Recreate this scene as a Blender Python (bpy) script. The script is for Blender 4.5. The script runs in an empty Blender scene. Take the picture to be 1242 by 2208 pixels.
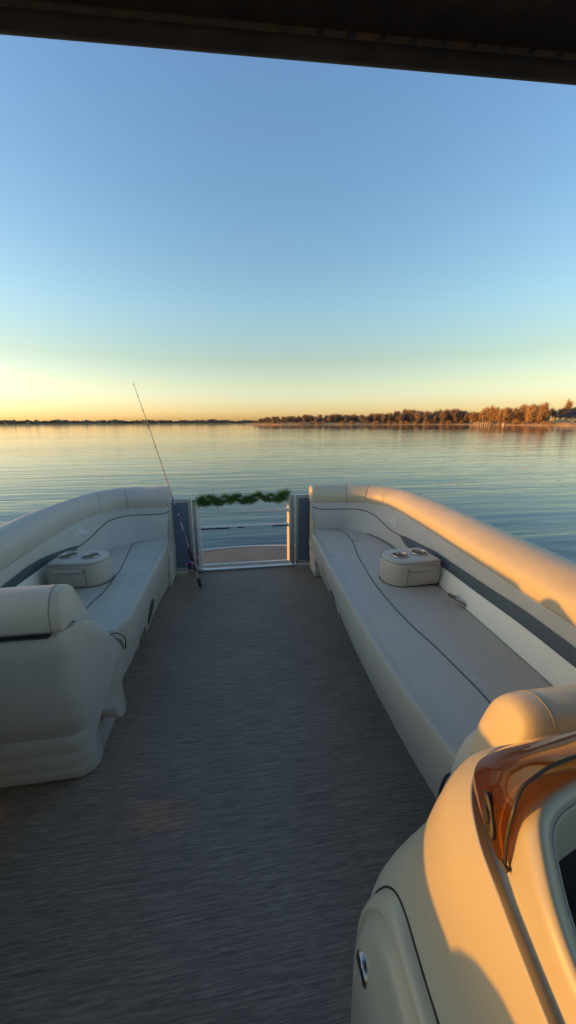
import bpy, bmesh, math, random
from mathutils import Vector, Matrix, noise
random.seed(7)
PI = math.pi
COL = bpy.context.scene.collection
R = math.radians

# ------------------------------------------------------------------ materials
def new_mat(name):
    m = bpy.data.materials.new(name); m.use_nodes = True
    nt = m.node_tree; b = nt.nodes['Principled BSDF']
    return m, nt, b
def nd(nt, t, **kw):
    n = nt.nodes.new(t)
    for k, v in kw.items():
        if k.startswith('i_'): n.inputs[k[2:].replace('_', ' ')].default_value = v
        else: setattr(n, k, v)
    return n
def ramp(nt, fac, stops):
    r = nt.nodes.new('ShaderNodeValToRGB'); e = r.color_ramp.elements
    while len(e) < len(stops): e.new(.5)
    for k, (p, c) in enumerate(stops):
        e[k].position = p; e[k].color = (c[0], c[1], c[2], 1)
    nt.links.new(fac, r.inputs['Fac']); return r.outputs['Color']
def simple(name, col, rough=.5, metal=0, var=.12, scale=6, bump=.0, bscale=200, coat=0, dirt=0):
    """flat colour broken up by two scales of procedural noise, with an optional fine grain bump"""
    m, nt, b = new_mat(name)
    tc = nd(nt, 'ShaderNodeTexCoord')
    n1 = nd(nt, 'ShaderNodeTexNoise'); n1.inputs['Scale'].default_value = scale; n1.inputs['Detail'].default_value = 6
    n1.inputs['Roughness'].default_value = .6
    nt.links.new(tc.outputs['Object'], n1.inputs['Vector'])
    lo = [c * (1 - var) for c in col]; hi = [min(1, c * (1 + var)) for c in col]
    c = ramp(nt, n1.outputs['Fac'], [(.3, lo), (.7, hi)])
    if dirt:
        n3 = nd(nt, 'ShaderNodeTexNoise'); n3.inputs['Scale'].default_value = scale * 5; n3.inputs['Detail'].default_value = 8
        nt.links.new(tc.outputs['Object'], n3.inputs['Vector'])
        f = ramp(nt, n3.outputs['Fac'], [(.55, (0, 0, 0)), (.75, (dirt, dirt, dirt))])
        mx = nd(nt, 'ShaderNodeMix', data_type='RGBA'); nt.links.new(f, mx.inputs[0]); nt.links.new(c, mx.inputs[6])
        mx.inputs[7].default_value = (col[0]*.55, col[1]*.5, col[2]*.42, 1); c = mx.outputs[2]
    nt.links.new(c, b.inputs['Base Color'])
    b.inputs['Metallic'].default_value = metal; b.inputs['Coat Weight'].default_value = coat
    rr = nd(nt, 'ShaderNodeMapRange'); rr.inputs['To Min'].default_value = max(.02, rough - .08); rr.inputs['To Max'].default_value = min(1, rough + .08)
    nt.links.new(n1.outputs['Fac'], rr.inputs['Value']); nt.links.new(rr.outputs[0], b.inputs['Roughness'])
    if bump:
        n2 = nd(nt, 'ShaderNodeTexNoise'); n2.inputs['Scale'].default_value = bscale; n2.inputs['Detail'].default_value = 2
        nt.links.new(tc.outputs['Object'], n2.inputs['Vector'])
        ad = nd(nt, 'ShaderNodeMath', operation='ADD'); n4 = nd(nt, 'ShaderNodeTexNoise'); n4.inputs['Scale'].default_value = 9
        nt.links.new(tc.outputs['Object'], n4.inputs['Vector'])
        mu = nd(nt, 'ShaderNodeMath', operation='MULTIPLY'); mu.inputs[1].default_value = 6
        nt.links.new(n4.outputs['Fac'], mu.inputs[0]); nt.links.new(mu.outputs[0], ad.inputs[0]); nt.links.new(n2.outputs['Fac'], ad.inputs[1])
        bp = nd(nt, 'ShaderNodeBump'); bp.inputs['Strength'].default_value = bump; bp.inputs['Distance'].default_value = .002
        nt.links.new(ad.outputs[0], bp.inputs['Height']); nt.links.new(bp.outputs[0], b.inputs['Normal'])
    return m

M = {}
M['vinyl'] = simple('vinyl_cream', (.44, .405, .35), .47, var=.07, scale=3, bump=.5, bscale=500, dirt=.14)
M['vinyl_sun'] = simple('vinyl_cream_sunlit', (.47, .41, .29), .47, var=.06, scale=3, bump=.5, bscale=500, dirt=.10)  # same cream vinyl for sunlit cushions, with warm light put into the colour
M['vinyl_seat'] = simple('vinyl_seat_grey', (.47, .415, .335), .45, var=.07, scale=3, bump=.35, bscale=500, dirt=.12)
M['vinyl_panel'] = simple('vinyl_panel_grey', (.44, .405, .34), .5, var=.05, scale=3, bump=.3, bscale=500, dirt=.08)
M['vinyl_white'] = simple('vinyl_white', (.80, .74, .62), .5, var=.05, scale=3, bump=.3, bscale=500, dirt=.08)
M['vinyl_dark'] = simple('vinyl_charcoal', (.055, .072, .085), .5, var=.1, bump=.3, bscale=500)
M['vinyl_base'] = simple('vinyl_base', (.38, .35, .30), .55, var=.08, bump=.3, bscale=400, dirt=.2)
M['piping'] = simple('piping_dark', (.012, .014, .018), .5)
M['seam'] = simple('seam_thread', (.22, .2, .17), .6)
M['alu'] = simple('aluminium_satin', (.52, .53, .54), .38, metal=.85, var=.08, scale=20, dirt=.2)
M['alu_white'] = simple('rail_paint', (.75, .73, .66), .4, var=.05, scale=15, dirt=.2)
M['steel'] = simple('stainless_steel', (.42, .40, .37), .32, metal=1, var=.05)
M['rubber'] = simple('black_rubber', (.012, .012, .013), .6)
M['plastic'] = simple('black_plastic', (.015, .015, .017), .35)
M['gel'] = simple('gelcoat', (.41, .37, .27), .36, var=.03, scale=2.5, coat=.05, dirt=.04)
M['gel_grey'] = simple('gelcoat_textured', (.40, .37, .31), .5, var=.05, bump=.4, bscale=900)
M['grille'] = simple('grille', (.05, .055, .06), .5)
M['canvas'] = simple('black_canvas', (.07, .058, .047), .85, var=.3, scale=8, bump=.5, bscale=700)
M['webbing'] = simple('brown_webbing', (.10, .06, .03), .8, var=.4, scale=40)
M['bark'] = simple('bark_brown', (.16, .105, .07), .9, var=.3, scale=2)
M['stone'] = simple('limestone', (.42, .32, .2), .9, var=.3, scale=2)
M['shingle'] = simple('roof_shingle', (.06, .055, .055), .9, var=.3, scale=3)
M['pink'] = simple('reel_pink', (.35, .07, .28), .3, var=.2)
M['rodtan'] = simple('rod_blank_pale', (.42, .25, .2), .35, var=.15, scale=30)
M['cord'] = simple('cork', (.5, .4, .3), .7)
M['red'] = simple('red_plastic', (.3, .012, .01), .4)
M['logo'] = simple('logo_print', (.72, .73, .72), .5)

def striped(name, c1, c2, axis, freq, rough=.45, metal=0, bump=.5):
    m, nt, b = new_mat(name)
    tc = nd(nt, 'ShaderNodeTexCoord'); sp = nd(nt, 'ShaderNodeSeparateXYZ'); nt.links.new(tc.outputs['Object'], sp.inputs[0])
    mu = nd(nt, 'ShaderNodeMath', operation='MULTIPLY'); mu.inputs[1].default_value = freq
    nt.links.new(sp.outputs[axis], mu.inputs[0])
    si = nd(nt, 'ShaderNodeMath', operation='SINE'); nt.links.new(mu.outputs[0], si.inputs[0])
    ma = nd(nt, 'ShaderNodeMapRange'); ma.inputs['From Min'].default_value = -1; nt.links.new(si.outputs[0], ma.inputs['Value'])
    c = ramp(nt, ma.outputs[0], [(0, c1), (1, c2)]); nt.links.new(c, b.inputs['Base Color'])
    bp = nd(nt, 'ShaderNodeBump'); bp.inputs['Strength'].default_value = bump; bp.inputs['Distance'].default_value = .003
    nt.links.new(ma.outputs[0], bp.inputs['Height']); nt.links.new(bp.outputs[0], b.inputs['Normal'])
    b.inputs['Roughness'].default_value = rough; b.inputs['Metallic'].default_value = metal
    return m
M['bluepanel'] = striped('ribbed_blue_panel', (.105, .15, .21), (.15, .20, .265), 'Z', 2*PI/.012, .45, .2, .35)
M['perf'] = striped('perforated', (.01, .01, .01), (.09, .095, .10), 'Z', 2*PI/.009, .6, 0, .8)

def carpet_mat():
    m, nt, b = new_mat('woven_vinyl_floor')
    tc = nd(nt, 'ShaderNodeTexCoord')
    def streak(sx, sy, det=3):
        mp = nd(nt, 'ShaderNodeMapping'); mp.inputs['Scale'].default_value = (sx, sy, 1)
        nt.links.new(tc.outputs['Object'], mp.inputs[0])
        n = nd(nt, 'ShaderNodeTexNoise'); n.inputs['Scale'].default_value = 1; n.inputs['Detail'].default_value = det
        nt.links.new(mp.outputs[0], n.inputs['Vector']); return n.outputs['Fac']
    a = streak(6, 170); c = streak(22, 420, 2); d = streak(1.5, 2.0, 6)
    ad = nd(nt, 'ShaderNodeMath', operation='ADD'); nt.links.new(a, ad.inputs[0]); nt.links.new(c, ad.inputs[1])
    ad2 = nd(nt, 'ShaderNodeMath', operation='MULTIPLY_ADD'); nt.links.new(d, ad2.inputs[0]); ad2.inputs[1].default_value = .35
    nt.links.new(ad.outputs[0], ad2.inputs[2])
    mr = nd(nt, 'ShaderNodeMapRange'); mr.inputs['From Min'].default_value = .85; mr.inputs['From Max'].default_value = 1.50
    nt.links.new(ad2.outputs[0], mr.inputs['Value'])
    col = ramp(nt, mr.outputs[0], [(0, (.115, .084, .059)), (.5, (.225, .163, .114)), (1, (.37, .27, .19))])
    sp_ = nd(nt, 'ShaderNodeTexNoise'); sp_.inputs['Scale'].default_value = 38; sp_.inputs['Detail'].default_value = 3; nt.links.new(tc.outputs['Object'], sp_.inputs['Vector'])
    fk = ramp(nt, sp_.outputs['Fac'], [(.72, (0, 0, 0)), (.78, (.6, .6, .6))]); mk_ = nd(nt, 'ShaderNodeMix', data_type='RGBA'); nt.links.new(fk, mk_.inputs[0]); nt.links.new(col, mk_.inputs[6]); mk_.inputs[7].default_value = (.03, .026, .02, 1)
    nt.links.new(mk_.outputs[2], b.inputs['Base Color'])
    b.inputs['Roughness'].default_value = .62
    bp = nd(nt, 'ShaderNodeBump'); bp.inputs['Strength'].default_value = .5; bp.inputs['Distance'].default_value = .0015
    nt.links.new(ad.outputs[0], bp.inputs['Height']); nt.links.new(bp.outputs[0], b.inputs['Normal'])
    return m
M['floor'] = carpet_mat()

def water_mat():
    m, nt, b = new_mat('lake_water')
    b.inputs['Base Color'].default_value = (.022, .05, .062, 1); b.inputs['Roughness'].default_value = .045
    b.inputs['IOR'].default_value = 1.333
    tc = nd(nt, 'ShaderNodeTexCoord')
    def wav(rot, sx, sy, det, off=0):
        mp = nd(nt, 'ShaderNodeMapping'); mp.inputs['Scale'].default_value = (sx, sy, 1); mp.inputs['Rotation'].default_value = (0, 0, rot)
        mp.inputs['Location'].default_value = (off, off, 0)
        nt.links.new(tc.outputs['Object'], mp.inputs[0])
        n = nd(nt, 'ShaderNodeTexNoise'); n.inputs['Scale'].default_value = 1; n.inputs['Detail'].default_value = det
        n.inputs['Roughness'].default_value = .55; n.inputs['Distortion'].default_value = .4
        nt.links.new(mp.outputs[0], n.inputs['Vector']); return n.outputs['Fac']
    w1 = wav(.25, .55, 2.6, 4); w2 = wav(-.28, .12, .62, 3, 7); w3 = wav(.1, 3.5, 9., 2, 3)
    patch = wav(.1, .018, .06, 3, 11)
    h = nd(nt, 'ShaderNodeMath', operation='MULTIPLY'); nt.links.new(w1, h.inputs[0]); h.inputs[1].default_value = WAVE[0]
    h2 = nd(nt, 'ShaderNodeMath', operation='MULTIPLY_ADD'); nt.links.new(w2, h2.inputs[0]); h2.inputs[1].default_value = WAVE[1]; nt.links.new(h.outputs[0], h2.inputs[2])
    h3 = nd(nt, 'ShaderNodeMath', operation='MULTIPLY_ADD'); nt.links.new(w3, h3.inputs[0]); h3.inputs[1].default_value = WAVE[2]; nt.links.new(h2.outputs[0], h3.inputs[2])
    st = nd(nt, 'ShaderNodeMapRange'); st.inputs['From Min'].default_value = .35; st.inputs['From Max'].default_value = .65
    st.inputs['To Min'].default_value = .55; st.inputs['To Max'].default_value = 1
    nt.links.new(patch, st.inputs['Value'])
    bp = nd(nt, 'ShaderNodeBump'); bp.inputs['Distance'].default_value = 1.0
    ln = nd(nt, 'ShaderNodeVectorMath', operation='LENGTH'); nt.links.new(tc.outputs['Object'], ln.inputs[0])
    calm = nd(nt, 'ShaderNodeMapRange'); calm.inputs['From Min'].default_value = 8; calm.inputs['From Max'].default_value = 130
    calm.inputs['To Min'].default_value = 1; calm.inputs['To Max'].default_value = .22; nt.links.new(ln.outputs['Value'], calm.inputs['Value'])
    sm = nd(nt, 'ShaderNodeMath', operation='MULTIPLY'); nt.links.new(st.outputs[0], sm.inputs[0]); nt.links.new(calm.outputs[0], sm.inputs[1])
    nt.links.new(sm.outputs[0], bp.inputs['Strength'])
    nt.links.new(h3.outputs[0], bp.inputs['Height']); nt.links.new(bp.outputs[0], b.inputs['Normal'])
    return m
WAVE = (.024, .072, .0022)
M['water'] = water_mat()

def amber_mat():
    m, nt, b = new_mat('smoked_amber_acrylic')
    b.inputs['Base Color'].default_value = (.42, .155, .024, 1)
    b.inputs['Transmission Weight'].default_value = .92; b.inputs['Roughness'].default_value = .04; b.inputs['IOR'].default_value = 1.45
    return m
M['amber'] = amber_mat()

def leafy(name, stops, rough=.8, trans=.0):
    m, nt, b = new_mat(name)
    oi = nd(nt, 'ShaderNodeObjectInfo'); ge = nd(nt, 'ShaderNodeNewGeometry')
    ad = nd(nt, 'ShaderNodeMath', operation='ADD'); nt.links.new(ge.outputs['Random Per Island'], ad.inputs[0]); nt.links.new(oi.outputs['Random'], ad.inputs[1])
    mu = nd(nt, 'ShaderNodeMath', operation='MULTIPLY'); mu.inputs[1].default_value = .5; nt.links.new(ad.outputs[0], mu.inputs[0])
    c = ramp(nt, mu.outputs[0], stops); nt.links.new(c, b.inputs['Base Color'])
    b.inputs['Roughness'].default_value = rough
    return m
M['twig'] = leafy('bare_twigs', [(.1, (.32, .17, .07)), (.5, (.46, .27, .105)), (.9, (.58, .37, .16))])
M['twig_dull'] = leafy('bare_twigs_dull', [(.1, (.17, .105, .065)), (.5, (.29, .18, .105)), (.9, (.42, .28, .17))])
M['dark_tone'] = leafy('dark_olive', [(.1, (.025, .03, .018)), (.9, (.07, .07, .04))])  # on the peninsula trees this dark colour stands in for shade
M['tinsel'] = leafy('garland_needles', [(.05, (.018, .055, .02)), (.45, (.06, .16, .035)), (.75, (.16, .29, .05)), (1, (.50, .52, .10))], .5)
M['bank'] = simple('dry_bank', (.42, .25, .10), .95, var=.4, scale=.25)
M['farwood'] = leafy('far_wood', [(.1, (.13, .10, .07)), (.9, (.27, .21, .14))])

# ------------------------------------------------------------------ mesh helpers
def cr(pts, u):
    """Catmull-Rom through pts, u in 0..1"""
    n = len(pts) - 1; x = min(max(u, 0), 1) * n; i = min(int(x), n - 1); f = x - i
    p1 = Vector(pts[i]); p2 = Vector(pts[i + 1])
    p0 = Vector(pts[i - 1]) if i else p1 * 2 - p2
    p3 = Vector(pts[i + 2]) if i + 2 <= n else p2 * 2 - p1
    return .5 * ((2 * p1) + (p2 - p0) * f + (2 * p0 - 5 * p1 + 4 * p2 - p3) * f * f + (3 * p1 - p0 - 3 * p2 + p3) * f ** 3)
def crl(pts, u):
    """like cr, with the tangents held back so that uneven spacing does not overshoot"""
    n = len(pts) - 1; x = min(max(u, 0), 1) * n; i = min(int(x), n - 1); f = x - i
    P = [Vector(pts[min(max(i + k, 0), n)]) for k in (-1, 0, 1, 2)]
    L = (P[2] - P[1]).length
    def tan(a, b, c):
        d = (b - a).length + 1e-6; e = (c - b).length + 1e-6
        t = (b - a) / d * (e / (d + e)) + (c - b) / e * (d / (d + e)); return t * L
    m1 = tan(P[0], P[1], P[2]); m2 = tan(P[1], P[2], P[3])
    return (2*f**3 - 3*f**2 + 1) * P[1] + (f**3 - 2*f**2 + f) * m1 + (-2*f**3 + 3*f**2) * P[2] + (f**3 - f**2) * m2
def crs(pts, n): return [cr(pts, k / (n - 1)) for k in range(n)]
def lerp(a, b, f): return a + (b - a) * f
def smooth(a, b, x):
    t = min(1, max(0, (x - a) / (b - a))); return t * t * (3 - 2 * t)

def link(name, bm, mat, parent=None, smoothf=True, sharp=40):
    bmesh.ops.recalc_face_normals(bm, faces=bm.faces)
    me = bpy.data.meshes.new(name)
    if parent is not None:
        o0 = parent.location
        p = parent.parent
        while p is not None: o0 = o0 + p.location; p = p.parent
        bmesh.ops.translate(bm, vec=-o0, verts=bm.verts)
    bm.to_mesh(me); bm.free()
    for f in me.polygons: f.use_smooth = smoothf
    if smoothf and sharp: me.set_sharp_from_angle(angle=R(sharp))
    ms = mat if isinstance(mat, (list, tuple)) else [mat]
    for x in ms: me.materials.append(x)
    o = bpy.data.objects.new(name, me); COL.objects.link(o)
    if parent is not None: o.parent = parent
    return o
def root(name, loc, label, cat, group=None):
    o = bpy.data.objects.new(name, None); o.location = loc; o.empty_display_size = .1; COL.objects.link(o)
    return tag(o, label, cat, group)
def tag(o, label=None, cat=None, group=None, kind=None):
    if label: o['label'] = label
    if cat: o['category'] = cat
    if group: o['group'] = group
    if kind: o['kind'] = kind
    return o
def grid(bm, rows, close_v=False, close_u=False, mi=0):
    """rows of points -> quads"""
    vs = [[bm.verts.new(p) for p in r] for r in rows]
    nr = len(vs); nc = len(vs[0])
    for i in range(nr if close_u else nr - 1):
        for j in range(nc if close_v else nc - 1):
            q = [vs[i][j], vs[i][(j + 1) % nc], vs[(i + 1) % nr][(j + 1) % nc], vs[(i + 1) % nr][j]]
            try: bm.faces.new(q).material_index = mi
            except ValueError: pass
    return vs
def rings(bm, rs, caps=True):
    vs = grid(bm, rs, close_v=True)
    if caps:
        for r in (vs[0], vs[-1]):
            try: bm.faces.new(r)
            except ValueError: pass
    return vs
def tube(bm, pts, r, n=8, caps=True):
    pts = [Vector(p) for p in pts]; rs = []
    up = Vector((0, 0, 1)); prev = None
    for i, p in enumerate(pts):
        t = (pts[min(i + 1, len(pts) - 1)] - pts[max(i - 1, 0)]).normalized()
        if prev is None:
            a = t.cross(up)
            if a.length < .05: a = t.cross(Vector((1, 0, 0)))
        else: a = prev - t * prev.dot(t)
        a.normalize(); prev = a; b = t.cross(a)
        rr = r[i] if isinstance(r, (list, tuple)) else r
        rs.append([p + (a * math.cos(2 * PI * k / n) + b * math.sin(2 * PI * k / n)) * rr for k in range(n)])
    rings(bm, rs, caps)
def box(bm, x0, x1, y0, y1, z0, z1, bev=0, seg=2):
    r = bmesh.ops.create_cube(bm, size=1); vs = r['verts']
    for v in vs: v.co = Vector((lerp(x0, x1, v.co.x + .5), lerp(y0, y1, v.co.y + .5), lerp(z0, z1, v.co.z + .5)))
    if bev:
        es = list({e for v in vs for e in v.link_edges})
        bmesh.ops.bevel(bm, geom=es, offset=bev, segments=seg, affect='EDGES', profile=.5)
def beam(bm, a, b, w, h, bev=.003):
    """rectangular bar from a to b; w across, h up"""
    a = Vector(a); b = Vector(b); t = (b - a).normalized(); up = Vector((0, 0, 1))
    s = t.cross(up)
    if s.length < .05: s = Vector((1, 0, 0))
    s.normalize(); u = s.cross(t)
    def rg(p, k):
        w2, h2 = w / 2 - k, h / 2 - k; c = bev
        return [p + s * x + u * y for x, y in ((-w2 + c, -h2), (w2 - c, -h2), (w2, -h2 + c), (w2, h2 - c), (w2 - c, h2), (-w2 + c, h2), (-w2, h2 - c), (-w2, -h2 + c))]
    rings(bm, [rg(a, 0), rg(b, 0)])
def cyl(bm, p0, p1, r0, r1=None, n=24): tube(bm, [p0, p1], [r0, r0 if r1 is None else r1], n)
def extrude_poly(bm, poly, x0, x1, bev=.015, seg=3, fn=None, nx=1):
    """poly in (y,z), extruded along x"""
    a = [bm.verts.new((x0, y, z)) for y, z in poly]; b = [bm.verts.new((x1, y, z)) for y, z in poly]
    n = len(poly); fs = []
    for i in range(n): fs.append(bm.faces.new([a[i], a[(i + 1) % n], b[(i + 1) % n], b[i]]))
    fa = bm.faces.new(a); fb = bm.faces.new(b)
    es = list(fa.edges) + list(fb.edges)
    bmesh.ops.recalc_face_normals(bm, faces=bm.faces)
    if bev: bmesh.ops.bevel(bm, geom=es, offset=bev, segments=seg, affect='EDGES', profile=.5, clamp_overlap=True)
def curve_poly(pts, n):
    """close smooth polygon via CR where every control is passed"""
    m = len(pts); out = []
    for i in range(m):
        p0, p1, p2, p3 = [Vector(pts[(i + k - 1) % m]) for k in range(4)]
        for k in range(n):
            f = k / n
            out.append(.5 * ((2 * p1) + (p2 - p0) * f + (2 * p0 - 5 * p1 + 4 * p2 - p3) * f * f + (3 * p1 - p0 - 3 * p2 + p3) * f ** 3))
    return out

# ------------------------------------------------------------------ sky, sun, camera
SUN_EL = 3.1; SUN_AZ = 6.5            # degrees forward of the port beam
sun_dir = Vector((-math.cos(R(SUN_AZ)) * math.cos(R(SUN_EL)), math.sin(R(SUN_AZ)) * math.cos(R(SUN_EL)), math.sin(R(SUN_EL))))
sc = bpy.context.scene
w = bpy.data.worlds.new('World'); sc.world = w; w.use_nodes = True
nt = w.node_tree; bg = nt.nodes['Background']
sky = nt.nodes.new('ShaderNodeTexSky'); sky.sky_type = 'NISHITA'; sky.sun_disc = False
sky.sun_elevation = R(SUN_EL); sky.sun_rotation = math.atan2(sun_dir.x, sun_dir.y)
sky.altitude = 150; sky.air_density = 1.0; sky.dust_density = 1.0; sky.ozone_density = 1.6
# deepen the blue with height above the horizon, as the real evening sky has it
tcw = nt.nodes.new('ShaderNodeTexCoord'); spw = nt.nodes.new('ShaderNodeSeparateXYZ'); nt.links.new(tcw.outputs['Generated'], spw.inputs[0])
grade = ramp(nt, spw.outputs['Z'], [(0, (.76, .84, 1.75)), (.04, (.67, .70, 1.06)), (.09, (.67, .645, .68)), (.15, (.60, .585, .545)), (.26, (.62, .685, .71)), (.46, (.58, .69, .80)), (.72, (.60, .71, .91)), (.9, (.58, .60, .66)), (1, (.58, .58, .60))])
mg = nt.nodes.new('ShaderNodeMix'); mg.data_type = 'RGBA'; mg.blend_type = 'MULTIPLY'; mg.inputs[0].default_value = 1
nt.links.new(sky.outputs[0], mg.inputs[6]); nt.links.new(grade, mg.inputs[7])
nt.links.new(mg.outputs[2], bg.inputs['Color']); bg.inputs['Strength'].default_value = .80

sl = bpy.data.lights.new('sun', 'SUN'); sl.energy = 5.4; sl.angle = R(.6); sl.color = (1.0, .405, .02)
so = bpy.data.objects.new('sun', sl); COL.objects.link(so)
so.rotation_euler = (-sun_dir).to_track_quat('-Z', 'Y').to_euler()

cam = bpy.data.cameras.new('camera'); co = bpy.data.objects.new('camera', cam); COL.objects.link(co); sc.camera = co
F = 780.; pitch = math.atan(193.5 / F)
RM = (Matrix.Rotation(R(-8.55), 3, 'Z') @ Matrix.Rotation(PI / 2 - pitch, 3, 'X') @ Matrix.Rotation(R(-.25), 3, 'Z'))
co.matrix_world = Matrix.Translation((0, 0, 1.38)) @ RM.to_4x4()
cam.sensor_fit = 'VERTICAL'; cam.sensor_height = 36; cam.lens = 36 * F / 2208
cam.clip_start = .02; cam.clip_end = 20000
sc.view_settings.view_transform = 'Standard'; sc.view_settings.look = 'None'; sc.view_settings.exposure = 0; sc.view_settings.gamma = 1
try:
    sc.cycles.max_bounces = 10; sc.cycles.transmission_bounces = 8
except Exception: pass

# ------------------------------------------------------------------ lake, banks
ZW = -.60
bm = bmesh.new(); S_ = 9000
rs = [0, 2, 6, 15, 40, 120, 400, 1500, 9000]
vs0 = [[Vector((r * math.cos(2 * PI * k / 32), r * math.sin(2 * PI * k / 32), ZW)) for k in range(32)] for r in rs[1:]]
vv = grid(bm, vs0, close_v=True); bm.faces.new(vv[0])
tag(link('lake_water', bm, M['water'], None, False), kind='structure')

def polar(px_, D):     # a compass direction by photo column on the horizon, at distance D
    a = math.atan((px_ - 621) / 803.6) + R(8.55)
    return Vector((D * math.sin(a), D * math.cos(a), 0))

def bank(name, pts, hs, depth):
    """shoreline strip: pts = waterline points left to right, hs heights behind"""
    bm = bmesh.new(); rows = []
    n = len(pts) * 12
    ctr = []
    for k in range(n):
        u = k / (n - 1); p = cr(pts, u); h = cr([(x, 0, 0) for x in hs], u).x
        d = Vector((p.x, p.y, 0)).normalized()
        nz = noise.noise(Vector((p.x * .09, p.y * .09, 1.3)))
        row = []
        for f, hh in ((-.02, -.6), (0, .0), (.03, .35), (.12, .8), (.4, 1.), (1, 1.25)):
            q = p + d * (depth * f + nz * 3 * (1 if f < .2 else 0))
            row.append(Vector((q.x, q.y, ZW + h * hh + (.35 * nz if hh > .2 else 0) - (0 if f >= 0 else 0))))
        rows.append(row)
    grid(bm, rows)
    return tag(link(name, bm, M['bank'], None), kind='structure')
# right-hand peninsula (closest), from its tip at the left to beyond the frame
PEN = [polar(528, 330), polar(600, 300), polar(700, 290), polar(820, 285), polar(930, 275), polar(1010, 262), polar(1040, 240), polar(1110, 225), polar(1190, 212), polar(1260, 200), polar(1500, 190)]
bank('peninsula_bank', PEN, [.5, 2.2, 2.1, 1.3, 1.0, 1.0, 1.6, 1.8, 1.9, 1.95, 2.0], 90)
FAR = [polar(x, 900) for x in (-500, -200, 0, 150, 300, 420, 520, 620)]
bank('far_shore_bank', FAR, [2, 2, 2, 2, 1.6, 1.4, 1.2, 1.2], 160)

# trees ----------------------------------------------------------
def quad(bm, p, size, d=None, asp=1.0):
    d = d or Vector((random.gauss(0, 1), random.gauss(0, 1), random.gauss(0, 1))).normalized()
    a = d.cross(Vector((random.gauss(0, 1), random.gauss(0, 1), random.gauss(0, 1)))).normalized(); b = d.cross(a)
    vs = [bm.verts.new(p + a * x * size * asp + b * y * size) for x, y in ((-.5, -.4), (.5, -.5), (.4, .5), (-.5, .45))]
    bm.faces.new(vs)
def tree_proto(h, spread, dens, lean=0, mat='twig'):
    bt = bmesh.new(); bc = bmesh.new(); tips = []
    def limb(p, d, L, r, lv):
        pts = [p]; q = p.copy(); dd = d.copy(); k = 4
        for i in range(k):
            dd = (dd + Vector((random.gauss(0, .13), random.gauss(0, .13), random.gauss(0.05, .08)))).normalized()
            q = q + dd * L / k; pts.append(q.copy())
        tube(bt, pts, [lerp(r, r * .35, i / k) for i in range(k + 1)], 5, False)
        if lv < 3:
            nb = 8 if lv == 0 else 4
            for b in range(nb):
                f = random.uniform(.3, 1) if lv else random.uniform(.1, 1)
                s = pts[0].lerp(pts[-1], f) if False else pts[min(k, int(f * k))]
                az = random.uniform(0, 2 * PI); el = random.uniform(.5, 1.3)
                nd_ = Vector((math.cos(az) * math.cos(el) * spread, math.sin(az) * math.cos(el) * spread, math.sin(el))).normalized()
                limb(s, (nd_ + dd * .4).normalized(), L * random.uniform(.42, .62), r * .42, lv + 1)
        if lv >= 2: tips.extend(pts[1:])
    limb(Vector((0, 0, -.5)), Vector((lean, 0, 1)), h * .62, h * .018, 0)
    for p in tips:
        for _ in range(dens - (1 if random.random() < .5 else 0)):
            o = Vector((random.gauss(0, .45), random.gauss(0, .45), random.gauss(.25, .4)))
            d = Vector((random.gauss(0, 1), random.gauss(0, 1), 0)).normalized()
            up = Vector((random.gauss(0, .35), random.gauss(0, .35), 1)).normalized(); sd = d.cross(up).normalized() * random.uniform(.03, .07); L = random.uniform(.6, 1.5); c0 = p + o
            bc.faces.new([bc.verts.new(c0 - sd), bc.verts.new(c0 + sd), bc.verts.new(c0 + up * L + sd * .3), bc.verts.new(c0 + up * L - sd * .3)])
    return bt, bc
def tree_obj(name, h, spread, dens, mat, label, group, pos, bark='bark'):
    bt, bc = tree_proto(h, spread, dens, random.uniform(-.1, .1))
    t = root(name, (0, 0, 0), label, 'tree', group)
    link('trunk', bt, M[bark], t, True, 0); link('crown', bc, M[mat], t, False)
    t.location = pos; return t
def bush_obj(h, mat, label, group, name='shoreline_bush', cat='bush'):
    bc = bmesh.new(); bt = bmesh.new()
    t = root(name, (0, 0, 0), label, cat, group)
    for k in range(5):
        a = random.uniform(0, 2 * PI); tube(bt, [(0, 0, -.3), (math.cos(a) * h * .2, math.sin(a) * h * .2, h * .4), (math.cos(a) * h * .4, math.sin(a) * h * .4, h * .8)], [.06, .04, .02], 4, False)
    for k in range(420):
        a = random.uniform(0, 2 * PI); z = random.random(); rr = h * .62 * math.sqrt(random.random()) * math.sqrt(max(.02, 1 - (z * .9) ** 2))
        rr *= 1 + .35 * math.sin(a * 3 + z * 5)
        quad(bc, Vector((rr * math.cos(a), rr * math.sin(a), z * h)), random.uniform(.15, .5), None, .4)
    link('stem', bt, M['bark'], t, True, 0); link('crown', bc, M[mat], t, False)
    return t
def dup(r, loc, rz, s, label=None, group=None):
    n = r.copy(); COL.objects.link(n); n.location = loc; n.rotation_euler = (0, 0, rz); n.scale = s
    if label: n['label'] = label
    if group: n['group'] = group
    for c in r.children:
        d = c.copy(); COL.objects.link(d); d.parent = n
        for g in c.children:
            e = g.copy(); COL.objects.link(e); e.parent = d
    return n
def pen_at(px_, back):
    # waterline point of the peninsula at that photo column, pushed inland
    best = min((cr(PEN, k / 400) for k in range(401)), key=lambda p: abs(math.atan2(p.x, p.y) - math.atan2(*polar(px_, 1).xy)))
    d = Vector((best.x, best.y, 0)).normalized()
    return best + d * back

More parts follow.
